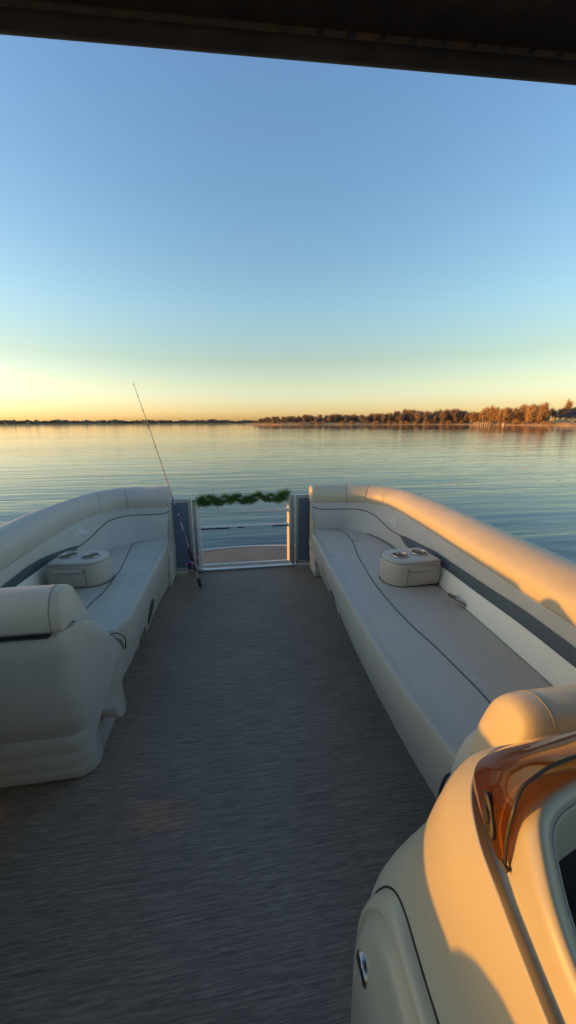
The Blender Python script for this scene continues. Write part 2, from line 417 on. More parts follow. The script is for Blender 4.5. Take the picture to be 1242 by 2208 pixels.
def scatter(protos, items, label, group):
    used = set()
    for (pxx, back, hscale, ci, zb) in items:
        p = pen_at(pxx, back); p.z = ZW + zb
        s = (hscale * random.uniform(.85, 1.2),) * 2 + (hscale,)
        pr = protos[ci % len(protos)]
        if ci % len(protos) not in used:
            used.add(ci % len(protos)); pr.location = p; pr.scale = s; pr.rotation_euler = (0, 0, random.uniform(0, 6))
        else: dup(pr, p, random.uniform(0, 6), s)
rnd = random.Random(3)
LB = 'bare winter tree glowing orange in low sun on the right shore beside the shelter'
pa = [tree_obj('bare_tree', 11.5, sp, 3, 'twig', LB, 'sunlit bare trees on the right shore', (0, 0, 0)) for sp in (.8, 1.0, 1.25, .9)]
items = []
for k in range(84):
    x = 1018 + 160 * (k + rnd.random()) / 84
    hh = (.80 if x < 1045 else 1.0) * rnd.uniform(.55, .98)
    items.append((x, rnd.uniform(5, 45), hh, k, .6))
items.append((1222, 62, 1.15, 2, 2))
scatter(pa, items, None, None)
LC = 'brown bare tree in the long row on the middle peninsula'
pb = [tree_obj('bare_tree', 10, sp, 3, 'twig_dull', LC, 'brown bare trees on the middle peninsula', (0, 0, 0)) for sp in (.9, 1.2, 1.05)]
items = []
prof = [(545, .28), (570, .55), (600, .6), (650, .68), (720, .72), (760, .72), (800, .8), (850, .9), (880, 1.02), (910, .95), (930, .8), (955, 1.0), (985, .9), (1015, .8)]
def hp(x):
    for (a, ha), (b_, hb) in zip(prof, prof[1:]):
        if a <= x <= b_: return lerp(ha, hb, (x - a) / (b_ - a))
    return .5
for k in range(190):
    x = 547 + 467 * (k + rnd.random()) / 190
    items.append((x, rnd.uniform(6, 48), hp(x) * rnd.uniform(.88, 1.32), k, .3))
for k in range(14):
    items.append((1178 + 6.5 * k, rnd.uniform(55, 85), rnd.uniform(.75, .95), k, 2))
scatter(pb, items, None, None)
LD = 'low tree with shade in its colour standing among the bare trees on the middle peninsula'  # trees in shade: the shade is put into the crown colour
pc = [bush_obj(5, 'dark_tone', LD, 'shade-coloured trees on the middle peninsula', 'shaded_tree', 'tree')]
items = [(x, rnd.uniform(4, 30), hp(x) * rnd.uniform(.7, 1.25), 0, .2) for x in [590, 612, 650, 688, 700, 715, 790, 905, 918, 926, 934, 942, 950, 958, 966, 974, 982, 990, 998, 1006, 1012, 1180, 1190]]
scatter(pc, items, None, None)
LE = 'low orange brush at the waterline of the peninsula'
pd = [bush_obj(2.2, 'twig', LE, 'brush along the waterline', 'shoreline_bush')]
items = [(rnd.uniform(560, 1195), rnd.uniform(1, 14), rnd.uniform(.5, 1.25), 0, .1) for k in range(110)]
scatter(pd, items, None, None)
LF = 'brown leafless thicket filling in between the bare trees of the middle peninsula'
pe = [bush_obj(4.2, 'twig_dull', LF, 'leafless thickets on the middle peninsula', 'thicket', 'thicket')]
items = [(552 + 460 * (k + rnd.random()) / 95, rnd.uniform(12, 45), hp(552 + 460 * k / 95) * rnd.uniform(.8, 1.35), 0, .2) for k in range(95)]
scatter(pe, items, None, None)
# far wood, one mass
bm = bmesh.new()
for k in range(5200):
    u = random.random(); p = cr(FAR, u); d = p.normalized()
    top = 6.0 + 4.0 * noise.noise(Vector((u * 28, 0, 0))) + 2.2 * noise.noise(Vector((u * 110, 3, 0)))
    if u > .82: top *= .8
    q = p + d * random.uniform(10, 60)
    quad(bm, Vector((q.x, q.y, ZW + .8 + random.random() ** .7 * top)), random.uniform(2, 4.6))
tag(link('distant_wood', bm, M['farwood'], None, False), 'low dark line of woods along the far shore on the left', 'woods', kind='stuff')

# picnic shelter on the right
pv = pen_at(1226, 30); pr = root('picnic_shelter', (pv.x, pv.y, ZW + 2.0), 'open picnic shelter with dark two tier roof and pale stone posts on the shore', 'shelter')
ang = math.atan2(pv.x, pv.y)
def loc(u, v, z):  # u across view, v away
    return pv + Vector((math.cos(ang) * u + math.sin(ang) * v, -math.sin(ang) * u + math.cos(ang) * v, ZW + 2.0 + z - pv.z))
def frus(bm, a, z0, b, z1):
    lo = [loc(x * a[0] * .78, y * a[1] * .78, z0 * .78) for x, y in ((-1, -1), (1, -1), (1, 1), (-1, 1))]
    hi = [loc(x * b[0] * .78, y * b[1] * .78, z1 * .78) for x, y in ((-1, -1), (1, -1), (1, 1), (-1, 1))]
    rings(bm, [lo, hi])
bm = bmesh.new(); frus(bm, (9, 6), 2.9, (4.6, 2.6), 4.6); frus(bm, (9.2, 6.2), 2.65, (9.2, 6.2), 2.88); frus(bm, (5.2, 3.2), 5.05, (1.5, .3), 6.4); link('roof', bm, M['shingle'], pr, False)
bm = bmesh.new(); frus(bm, (4.2, 2.2), 4.62, (4.2, 2.2), 5.0); link('cupola_wall', bm, M['bark'], pr, False)
for ux in (-6.3, -3.8, -1.3, 1.3, 3.8, 6.3):
    for vy in (-4, 4):
        bm = bmesh.new()
        c = [loc(ux + a, vy + b_, -.5) for a, b_ in ((-.45, -.45), (.45, -.45), (.45, .45), (-.45, .45))]; c2 = [loc(ux + a * .7, vy + b_ * .7, 2.07) for a, b_ in ((-.45, -.45), (.45, -.45), (.45, .45), (-.45, .45))]
        rings(bm, [c, c2]); link('post', bm, M['stone'], pr, False)
# pale piles at the waterline
pile = None
for k, x in enumerate([1026, 1030, 1034.5, 1039, 1043, 1048, 1053, 1058]):
    p = pen_at(x, -1.5)
    if pile is None:
        bm = bmesh.new(); tube(bm, [(0, 0, -1), (0, 0, 1.5), (0, 0, 1.65)], [.42, .40, .3], 10)
        pile = link('mooring_pile', bm, M['stone'], None); pile.location = (p.x, p.y, ZW)
        tag(pile, 'pale round mooring pile in the row at the waterline below the orange trees', 'pile', 'mooring piles at the right shore')
    else:
        c = pile.copy(); COL.objects.link(c); c.location = (p.x, p.y, ZW); c.scale = (1, 1, rnd.uniform(.75, 1.15))
p = pen_at(1087, -6)
bm = bmesh.new(); tube(bm, [(p.x, p.y, ZW - .3), (p.x, p.y, ZW + .9), (p.x, p.y, ZW + 1.0)], [.3, .26, .1], 10)
tag(link('marker_buoy', bm, M['alu_white'], None), 'small white buoy floating just off the right shore', 'buoy')

# ------------------------------------------------------------------ deck
bm = bmesh.new()
DK = [(-1.38, -2.4), (1.56, -2.4), (1.56, 3.3), (1.30, 3.62), (.9, 3.82), (.5, 3.92), (.09, 3.96), (-.3, 3.92), (-.72, 3.82), (-1.1, 3.62), (-1.38, 3.3)]
top = [bm.verts.new((x, y, 0)) for x, y in DK]; bm.faces.new(top)
deck = tag(link('deck_floor', bm, M['floor'], None, False), kind='structure')
bm = bmesh.new()
rings(bm, [[Vector((x * 1.0, y, -.004)) for x, y in DK], [Vector((x, y, -.10)) for x, y in DK]])
link('deck_frame', bm, M['alu'], deck, False)
bm = bmesh.new(); tube(bm, [(x, y + .005, -.006) for x, y in crs([(a, b, 0) for a, b in DK[2:]] , 60) and [(v.x, v.y) for v in crs([(a, b, 0) for a, b in DK[2:]], 60)]], .017, 8)
link('deck_edge_trim', bm, M['alu_white'], deck)
for x in (-.98, .09, 1.16):
    bm = bmesh.new(); tube(bm, [(x, -3, -.42), (x, 3.2, -.42), (x, 3.6, -.38), (x, 3.9, -.30), (x, 4.02, -.24)], [.3, .3, .24, .12, .02], 20)
    link('pontoon', bm, M['alu'], deck)

# ------------------------------------------------------------------ benches
ST_R = dict(
 A=[(.70, 3.25), (.95, 3.27), (1.16, 3.26), (1.34, 3.15), (1.46, 2.95), (1.50, 2.68), (1.495, 2.3), (1.47, 2.0), (1.43, 1.5), (1.39, 1.1), (1.34, .70)],
 B=[(.70, 3.15), (.92, 3.135), (1.09, 3.11), (1.23, 3.03), (1.31, 2.87), (1.325, 2.63), (1.305, 2.25), (1.28, 1.95), (1.235, 1.48), (1.20, 1.08), (1.16, .70)],
 C=[(.70, 3.04), (.86, 3.045), (.99, 3.03), (1.11, 2.93), (1.19, 2.75), (1.215, 2.5), (1.205, 2.2), (1.19, 1.9), (1.165, 1.45), (1.14, 1.05), (1.11, .70)],
 D=[(.675, 3.03), (.66, 2.98), (.65, 2.87), (.64, 2.70), (.628, 2.5), (.615, 2.3), (.603, 2.05), (.592, 1.85), (.575, 1.45), (.575, 1.05), (.60, .72)],
 E=[(.775, 3.05), (.77, 2.98), (.765, 2.87), (.76, 2.70), (.75, 2.5), (.745, 2.3), (.735, 2.05), (.725, 1.85), (.71, 1.45), (.708, 1.05), (.705, .72)],
 zA=.80, zB=.66, zC=.435, sx=-1)
ST_L = dict(
 A=[(-.58, 3.34), (-.75, 3.36), (-.90, 3.355), (-1.03, 3.30), (-1.15, 3.17), (-1.235, 2.90), (-1.29, 2.62), (-1.315, 2.35), (-1.318, 2.1), (-1.318, 1.85), (-1.315, 1.58)],
 B=[(-.57, 3.21), (-.72, 3.205), (-.86, 3.20), (-.98, 3.16), (-1.08, 3.05), (-1.145, 2.83), (-1.175, 2.58), (-1.183, 2.35), (-1.18, 2.1), (-1.17, 1.85), (-1.165, 1.58)],
 C=[(-.575, 3.03), (-.70, 2.99), (-.82, 2.95), (-.92, 2.87), (-1.0, 2.78), (-1.06, 2.62), (-1.105, 2.42), (-1.135, 2.25), (-1.145, 2.05), (-1.145, 1.83), (-1.145, 1.58)],
 D=[(-.57, 3.03), (-.56, 2.95), (-.552, 2.83), (-.545, 2.70), (-.542, 2.52), (-.541, 2.34), (-.54, 2.16), (-.54, 2.0), (-.538, 1.85), (-.54, 1.72), (-.575, 1.61)],
 E=[(-.60, 3.15), (-.61, 2.98), (-.62, 2.83), (-.63, 2.70), (-.635, 2.52), (-.635, 2.34), (-.64, 2.16), (-.65, 2.0), (-.655, 1.85), (-.655, 1.72), (-.655, 1.58)],
 zA=.815, zB=.66, zC=.435, sx=1)
def rail(S, k, t, z):
    p = cr([(a, b, 0) for a, b in S[k]], t); return Vector((p.x, p.y, z))
def backsurf(S, t, s, off=0.0):
    b = rail(S, 'B', t, S['zB'] + .015); c = rail(S, 'C', t, S['zC'] - .01)
    tb = (rail(S, 'B', min(1, t + .01), 0) - rail(S, 'B', max(0, t - .01), 0)).normalized()
    n = tb.cross(c - b).normalized()
    inward = (rail(S, 'D', .5, 0) - rail(S, 'A', .5, 0)); 
    inw = (rail(S, 'B', t, 0) - rail(S, 'A', t, 0))
    if n.dot(inw) < 0: n = -n
    return b.lerp(c, s) + n * (.014 * math.sin(PI * s) + off)
def ribbon(bm, S, path, w, off=.002, n=40):
    """flat print following the backrest surface; path of (t,s), w half width in metres"""
    pts = crs([(a, b, 0) for a, b in path], n)
    P = [backsurf(S, p.x, p.y, off) for p in pts]; rows = []
    for i, p in enumerate(P):
        tg = (P[min(i + 1, n - 1)] - P[max(i - 1, 0)]).normalized()
        q = pts[i]; nn = (backsurf(S, q.x, q.y, .02) - backsurf(S, q.x, q.y, 0)).normalized()
        sd = tg.cross(nn).normalized(); ww = w * (1 - .75 * abs(2 * i / (n - 1) - 1) ** 2)
        rows.append([p - sd * ww, p + sd * ww])
    grid(bm, rows)
def skirt_bottom(y, ynotch):
    # full depth forward of the notch, an arch, then a raised hem
    if y > ynotch + .08: return .012
    if y > ynotch - .06:
        f = (ynotch + .08 - y) / .14; return .012 + .175 * math.sin(f * PI * .62)
    return .012 + .175 * math.sin(.62 * PI) - .015 * smooth(0, .25, ynotch - .06 - y)
def seat_profile(S, t, ynotch):
    C = rail(S, 'C', t, S['zC']); D = rail(S, 'D', t, 0); E = rail(S, 'E', t, 0); sx = S['sx']
    out = []
    for s in (0, .06, .25, .5, .75, .9): out.append(Vector((lerp(C.x, D.x, s), lerp(C.y, D.y, s), S['zC'] + .012 * math.sin(PI * min(1, s * 1.1)) + (-.006 if s == 0 else 0))))
    for dx, z in ((-.010, .443), (-.001, .436), (.003, .415), (.003, .375), (-.001, .33), (-.007, .29)):
        out.append(Vector((D.x + sx * dx, D.y, z)))
    return out
def skirt_profile(S, t, ynotch):
    D = rail(S, 'D', t, 0); E = rail(S, 'E', t, 0); sx = S['sx']
    zb = skirt_bottom(D.y, ynotch); out = []
    full = abs(E.x - D.x) - .006
    for f in (0, .15, .35, .6, .8, 1):
        z = lerp(.295, zb, f); g = (.295 - z) / .295
        dx = -.009 - (full - .010) * (g ** 1.05) * (.94 if zb < .05 else .62)
        out.append(Vector((D.x + sx * dx, D.y, z)))
    return out
T1 = 1.0
def bench(name, S, label, ynotch, seams, white_t, stripe, pipe, logos, seat_seams, t_end=1.0):
    r0 = root(name, (S['A'][5][0] * .75, 2.0, 0), label, 'bench seat')
    N = 110
    ts = [k / (N - 1) * t_end for k in range(N)]
    # backrest body
    bm = bmesh.new()
    grid(bm, [[backsurf(S, t, s / 8) for s in range(9)] for t in ts])
    br = link('backrest', bm, M['vinyl_panel'], r0)
    # lower white panel
    bm = bmesh.new(); ws = [white_t[0] + (t_end - white_t[0]) * k / 60 for k in range(61)]
    grid(bm, [[backsurf(S, t, lerp(white_s(t, stripe) if white_s else .5, .97, q / 5), .0015) for q in range(6)] for t in ws])
    link('lower_panel', bm, M['vinyl_white'], br)
    bm = bmesh.new(); rows = []
    for k in range(61):
        u = k / 60; t = lerp(stripe[0][0], t_end, u)
        a, b = stripe_at(stripe, t); rows.append([backsurf(S, t, lerp(a, b, q / 3), .003) for q in range(4)])
    grid(bm, rows); link('stripe', bm, M['vinyl_dark'], br)
    bm = bmesh.new(); tube(bm, [backsurf(S, p.x, p.y, .003) for p in crs([(a, b, 0) for a, b in pipe], 70)], .0028, 6); link('piping', bm, M['piping'], br)
    bm = bmesh.new()
    for lg in logos: ribbon(bm, S, lg, .0032, .0035)
    link('logo', bm, M['logo'], br, False)
    # bolster
    zA, zB = S['zA'], S['zB']
    prof = [(1.0, 0), (1.07, .03), (1.06, .075), (.93, .108), (.70, .135), (.42, .150), (.15, .150), (-.05, .135), (-.14, .10), (-.15, .05), (-.08, .0), (.3, -.01), (.7, -.006)]
    sc_ = (zA + .012 - zB) / .150
    def ring(t, k=1.0, push=0.0):
        a = rail(S, 'A', t, 0); b = rail(S, 'B', t, 0); pts = curve_poly([(u, z, 0) for u, z in prof], 3)
        wv = .0035 * noise.noise(Vector((t * 14, zA * 9, 2)))
        o = [Vector((lerp(a.x, b.x, p.x), lerp(a.y, b.y, p.x), zB + p.y * sc_ * (1 + wv * 6))) for p in pts]
        c = sum(o, Vector()) / len(o); tg = (rail(S, 'A', min(1, t + .01), 0) - rail(S, 'A', max(0, t - .01), 0)).normalized()
        return [c + (q - c) * k - tg * push for q in o]
    bm = bmesh.new()
    R0 = [ring(0, k, p) for k, p in ((.3, .014), (.75, .013), (.92, .008), (.985, .002))]
    R1 = [ring(t, 1 - sum(.022 * math.exp(-((t - q) / .0035) ** 2) for q in seams)) for t in sorted(ts + [q + e for q in seams for e in (-.004, -.002, 0, .002, .004)])]
    R2 = [ring(t_end, k, -p) for k, p in ((.985, .004), (.9, .02), (.6, .028))]
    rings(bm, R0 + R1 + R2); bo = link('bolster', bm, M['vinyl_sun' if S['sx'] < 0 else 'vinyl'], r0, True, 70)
    bm = bmesh.new()
    for q in seams: tube(bm, [p for p in ring(q, .993)[0:26]], .0012, 5)
    if seams: link('seam', bm, M['seam'], bo)
    # shadow gap piping under the bolster
    bm = bmesh.new(); tube(bm, [backsurf(S, t, -.02, .004) for t in ts], .005, 6); link('bolster_piping', bm, M['piping'], bo)
    # outside shell
    bm = bmesh.new()
    def sh(t, z, k): 
        a = rail(S, 'A', t, 0); b = rail(S, 'B', t, 0); return Vector((lerp(a.x, b.x, k), lerp(a.y, b.y, k), z))
    grid(bm, [[sh(t, .02, .05), sh(t, .3, .02), sh(t, zB + .01, 0), sh(t, zB + .012, .9)] for t in ts]); link('outer_shell', bm, M['vinyl_base'], r0, False)
    # end panel towards the gate
    bm = bmesh.new(); sx = S['sx']; xe = S['B'][0][0]; ya = S['C'][0][1] - .02; yb = S['A'][0][1] - .01
    extrude_poly(bm, [(S['C'][0][1] + .012, .30), (S['B'][0][1] + .006, zB + .012), (yb, zB + .012), (yb, .30)], *sorted((xe + sx * .008, xe - sx * .10)), .010, 3)
    for z0, z1, d in ((.0, .10, .0), (.105, .20, .004), (.205, .30, .008)):
        x0, x1 = sorted((xe + sx * (.004 + d), xe - sx * .09)); box(bm, x0, x1, ya + .03 - (0.05 if z1 < .4 else 0), yb, z0, z1, .012, 3)
    link('end_panel', bm, M['vinyl_panel'], r0)
    # seat cushion: top and rolled front edge
    bm = bmesh.new(); rows = [seat_profile(S, t, ynotch) for t in ts]
    first = [p + Vector((0, .012, -.03 if k else 0)) for k, p in enumerate(rows[0])]
    rows = [first] + rows
    last = [p + Vector((0, -.015, -.012)) for p in rows[-1]]; last2 = [Vector((p.x, p.y - .02, .29)) for p in rows[-1]]
    rows += [last, last2]
    rr = []
    for i, row in enumerate(rows):
        rr.append([cr(row, j / 35) for j in range(36)])
    grid(bm, rr); sc1 = link('seat_cushion', bm, M['vinyl_seat'], r0, True, 75)
    # piping between seat front and seat back cushion
    bm = bmesh.new()
    def on_seat(t, s, dz=.0):
        C = rail(S, 'C', t, 0); D = rail(S, 'D', t, 0)
        return Vector((lerp(C.x, D.x, s), lerp(C.y, D.y, s), S['zC'] + .012 * math.sin(PI * min(1, s * 1.1)) + .0005 + dz))
    for pth in seat_seams[0]: tube(bm, [on_seat(p.x, p.y) for p in crs([(a, b, 0) for a, b in pth], 60)], .0025, 6)
    link('seat_piping', bm, M['piping'], sc1)
    bm = bmesh.new()
    for t in seat_seams[1]:
        pr_ = seat_profile(S, t, ynotch); tube(bm, [cr(pr_, (j + 7) / 35 if False else .38 + .62 * j / 24) + Vector((S['sx'] * .0004, 0, .0004)) for j in range(25)], .0014, 5)
    if seat_seams[1]: link('seam', bm, M['seam'], sc1)
    # skirt
    bm = bmesh.new(); tt = sorted(ts + [k / 400 for k in range(160, 320) if k / 400 < t_end])
    rows = [skirt_profile(S, t, ynotch) for t in tt]
    fl = [[cr(r_, j / 13) for j in range(14)] for r_ in rows]
    for r_ in fl: r_.append(r_[-1] + Vector((-S['sx'] * .03, 0, .004)))
    grid(bm, fl); sk = link('skirt', bm, M['vinyl_seat'], r0, True, 60)
    # kick base
    bm = bmesh.new()
    ks = ts[2:]
    grid(bm, [[rail(S, 'E', t, .0) , rail(S, 'E', t, .16) + Vector((-S['sx'] * .012, 0, 0)), rail(S, 'E', t, .28) + Vector((-S['sx'] * .014, 0, 0))] for t in ks])
    link('kick_base', bm, M['vinyl_base'], r0)
    return r0
def stripe_at(st, t):
    a = cr([(x[0], x[1], 0) for x in st], 0).y
    for p, q in zip(st, st[1:]):
        if p[0] <= t <= q[0] + 1e-6:
            f = (t - p[0]) / (q[0] - p[0]); return lerp(p[1], q[1], f), lerp(p[2], q[2], f)
    return st[-1][1], st[-1][2]
def white_s(t, st): return stripe_at(st, t)[1] + .01

NOTCH_R, NOTCH_L = 2.06, 2.10
STRIPE_R = [(.515, .59, .605), (.55, .52, .72), (.58, .483, .74), (.62, .44, .69), (.67, .385, .61), (.71, .36, .565), (.79, .315, .535), (.86, .27, .50), (.94, .275, .50), (1.0, .28, .50)]
PIPE_R = [(0, .17), (.035, .26), (.135, .27), (.24, .285), (.33, .385), (.40, .53), (.46, .61), (.52, .60)]
LOGO_R = [[(.428, .255), (.45, .29), (.466, .315), (.472, .335), (.464, .355)], [(.413, .345), (.44, .37), (.463, .395), (.478, .425), (.482, .455), (.464, .495)]]
STRIPE_L = [(.54, .56, .575), (.57, .51, .65), (.60, .467, .62), (.65, .42, .55), (.695, .367, .51), (.745, .31, .50), (.81, .275, .495), (.875, .285, .47), (.95, .30, .48), (1.0, .30, .48)]
PIPE_L = [(0, .167), (.03, .25), (.145, .25), (.26, .25), (.36, .30), (.425, .417), (.475, .525), (.53, .585), (.545, .57)]
LOGO_L = [[(.552, .225), (.535, .205), (.52, .212), (.512, .245), (.518, .28)], [(.556, .305), (.54, .285), (.525, .283), (.508, .298), (.496, .32), (.492, .35), (.502, .37), (.512, .39)]]
bench_r = bench('bench_seat', ST_R, 'long grey vinyl bench along the right side with sunlit orange top cushion', NOTCH_R, [.15, .26], (.59,), STRIPE_R, PIPE_R, LOGO_R,
      ([[(.10, .02), (.17, .16), (.235, .283), (.36, .44), (.475, .56), (.565, .615), (.66, .64), (.735, .645), (.80, .617), (.85, .57), (.91, .54), (.945, .54), (1, .54)], [(.33, .03), (.42, .035), (.5, .03)]], [.462]))
bench_l = bench('bench_seat', ST_L, 'shaded grey curved bench on the left with logo and round speaker', NOTCH_L, [.24, .40], (.60,), STRIPE_L, PIPE_L, LOGO_L,
      ([[(.12, .02), (.19, .10), (.245, .18), (.32, .33), (.405, .46), (.535, .583), (.63, .617), (.735, .633), (.83, .60), (1, .58)]], []))

# speaker grilles in the skirts (a perforated almond)
def skirt_pt(S, y, z, ynotch, off=.004):
    best = min((k / 600 for k in range(601)), key=lambda t: abs(rail(S, 'D', t, 0).y - y))
    pr_ = skirt_profile(S, best, ynotch); zz = [p.z for p in pr_]
    for a, b in zip(pr_, pr_[1:]):
        if a.z >= z >= b.z:
            p = a.lerp(b, (a.z - z) / (a.z - b.z)); p.x += S['sx'] * off; return p
    p = pr_[0].copy(); p.x += S['sx'] * off; return p
def speaker(S, r0, y, z, hy, hz, ynotch):
    bm = bmesh.new(); rows = []
    for k in range(15):
        f = -1 + 2 * k / 14; hw = hy * (1 - abs(f) ** 2.2) + .001
        rows.append([skirt_pt(S, y + hw * g, z + f * hz, ynotch) for g in (-1, -.5, 0, .5, 1)])
    grid(bm, rows); g = link('speaker_grille', bm, M['perf'], r0)
    rim = [skirt_pt(S, y + hy * math.cos(a) * 1.04, z + hz * math.sin(a) * 1.02, ynotch, .005) for a in [2 * PI * k / 40 for k in range(41)]]
    bm = bmesh.new(); tube(bm, rim, .003, 6); link('grille_rim', bm, M['plastic'], g)
speaker(ST_L, bench_l, 2.235, .18, .075, .09, NOTCH_L)
speaker(ST_R, bench_r, 2.22, .17, .05, .08, NOTCH_R)

bm = bmesh.new(); st_c = Vector((.965, 2.70, 0))
bm.faces.new([bm.verts.new((st_c.x + (.035 + .012 * math.sin(3 * a)) * math.cos(a), st_c.y + (.05 + .015 * math.cos(2 * a)) * math.sin(a), .4505)) for a in [2 * PI * k / 24 for k in range(24)]])
M['stain'] = simple('yellow_stain', (.44, .40, .285), .5, var=.1, scale=20); link('stain', bm, M['stain'], bench_r, False)
# pull strap on the right seat
def strap(bm, pts, w):
    P = crs(pts, 24); rows = []
    for i, p in enumerate(P):
        tg = (P[min(23, i + 1)] - P[max(0, i - 1)]).normalized(); s = tg.cross(Vector((.2, .9, .4))).normalized()
        rows.append([p - s * w, p + s * w, p + s * w + Vector((0, 0, -.003)), p - s * w + Vector((0, 0, -.003))])
    rings(bm, rows)
bm = bmesh.new(); strap(bm, [(1.175, 1.66, .44), (1.13, 1.65, .466), (1.10, 1.61, .475), (1.13, 1.575, .46), (1.172, 1.56, .44)], .010)
link('pull_strap', bm, M['vinyl_panel'], bench_r)
bm = bmesh.new(); tube(bm, crs([(1.178, 1.665, .445), (1.125, 1.64, .48), (1.10, 1.60, .485), (1.14, 1.56, .47), (1.178, 1.55, .445)], 24), .0025, 6); link('strap_edge', bm, M['piping'], bench_r)

# ------------------------------------------------------------------ cup holder boxes
def cup_box(name, cx, cy, sgn, label, rz=0):
    """sgn = direction of the rounded end along x"""
    t = root(name, (cx, cy, .445), label, 'cup holder', 'cup holder boxes on the benches')
    L, W, H_ = .158, .115, .150
    def outline(k):
        o = []
        for i in range(24):
            a = -PI / 2 + PI * i / 23; o.append((sgn * (L - W + W * 1.0 * max(0, math.cos(a)) ** .8 + 0), W * math.sin(a) if abs(math.sin(a)) < .999 else W * (1 if a > 0 else -1)))
        o += [(-sgn * (L - .02), W), (-sgn * (L - .006), W - .006), (-sgn * L, W - .02), (-sgn * L, -W + .02), (-sgn * (L - .006), -W + .006), (-sgn * (L - .02), -W)]
        return [Vector((x * k, y * k, 0)) for x, y in o]
    c, s_ = math.cos(rz), math.sin(rz)
    def T(v, z): return Vector((cx + v.x * c - v.y * s_, cy + v.x * s_ + v.y * c, .445 + z))
    bm = bmesh.new(); rs = []
    for k, z in ((.97, -.004), (1.0, .01), (1.015, .05), (1.01, .10), (.995, H_ - .012), (.97, H_ - .003), (.93, H_ + .003), (.85, H_ + .006)): rs.append([T(p, z) for p in outline(k)])
    vs = rings(bm, rs, False); 
    # top with two holes
    cups = [(sgn * (L - W) * .82 + sgn * .018, -.005), (-sgn * .085, .012)]
    bm.faces.new(vs[0]); bm.faces.new(vs[-1])
    body = link('body', bm, M['vinyl_seat'], t, True, 60)
    bm = bmesh.new(); tube(bm, [T(p, H_ - .006) for p in outline(1.0)] + [T(outline(1.0)[0], H_ - .006)], .0022, 6); link('seam', bm, M['seam'], body)
    bm = bmesh.new(); tube(bm, [T(p, .002) for p in outline(1.0)] + [T(outline(1.0)[0], .002)], .004, 6); link('base_piping', bm, M['piping'], body)
    for (ux, uy) in cups:
        q = Vector((ux, uy, 0)); cu = T(q, 0)
        bm = bmesh.new(); n = 32
        def ringr(r, z): return [Vector((cu.x + r * math.cos(2 * PI * k / n), cu.y + r * math.sin(2 * PI * k / n), .445 + z)) for k in range(n)]
        zt = H_ + .007
        rings(bm, [ringr(.050, zt), ringr(.0505, zt + .004), ringr(.049, zt + .007), ringr(.044, zt + .006), ringr(.0425, zt + .001), ringr(.041, zt - .05), ringr(.038, zt - .075)], False)
        f = bm.faces.new([bm.verts.new(v) for v in ringr(.038, zt - .075)])
        link('cup', bm, M['steel'], t)
        holes.append((body, cu, n))
    # pouch flap on the face towards the stern
    bm = bmesh.new(); yy = -W * 1.015
    rows = []
    for i in range(17):
        u = i / 16; x = sgn * lerp(-L * .82, L * .32, u)
        rows.append([T(Vector((x, yy - .003 - .004 * math.sin(PI * u), 0)), H_ - .030 - .004 * math.cos(PI * u * 2) * .3), T(Vector((x, yy - .007 - .006 * math.sin(PI * u), 0)), H_ - .046), T(Vector((x, yy - .003, 0)), H_ - .058 - .004 * math.sin(PI * u))])
    grid(bm, rows); link('pouch_flap', bm, M['vinyl_panel'], t)
    bm = bmesh.new(); tube(bm, [T(Vector((sgn * L * .38, yy * 1.0 - .001, 0)), z / 100) for z in range(1, 12)], .0018, 5); link('side_seam', bm, M['seam'], body)
    return t
holes = []
cup_box('cup_holder_box', 1.02, 1.93, -1, 'padded grey box with two steel cup wells on the right bench seat', R(4))
cup_box('cup_holder_box', -.925, 2.22, 1, 'padded grey box with two steel cup wells on the left bench seat', R(-4))
# sink the wells: cut round holes into the vinyl tops
for body, cu, n in holes:
    bm = bmesh.new(); cyl(bm, Vector((0, 0, -.075)) + cu, Vector((0, 0, .3)) + cu, .0455, None, 32)
    par = body
    me = bpy.data.meshes.new('cutter'); bm.to_mesh(me); bm.free(); ct = bpy.data.objects.new('cutter', me); COL.objects.link(ct)
    bpy.context.view_layer.update()
    md = body.modifiers.new('well', 'BOOLEAN'); md.operation = 'DIFFERENCE'; md.object = ct; md.solver = 'EXACT'
    dg = bpy.context.evaluated_depsgraph_get(); new = bpy.data.meshes.new_from_object(body.evaluated_get(dg))
    body.modifiers.clear(); body.data = new; bpy.data.objects.remove(ct)

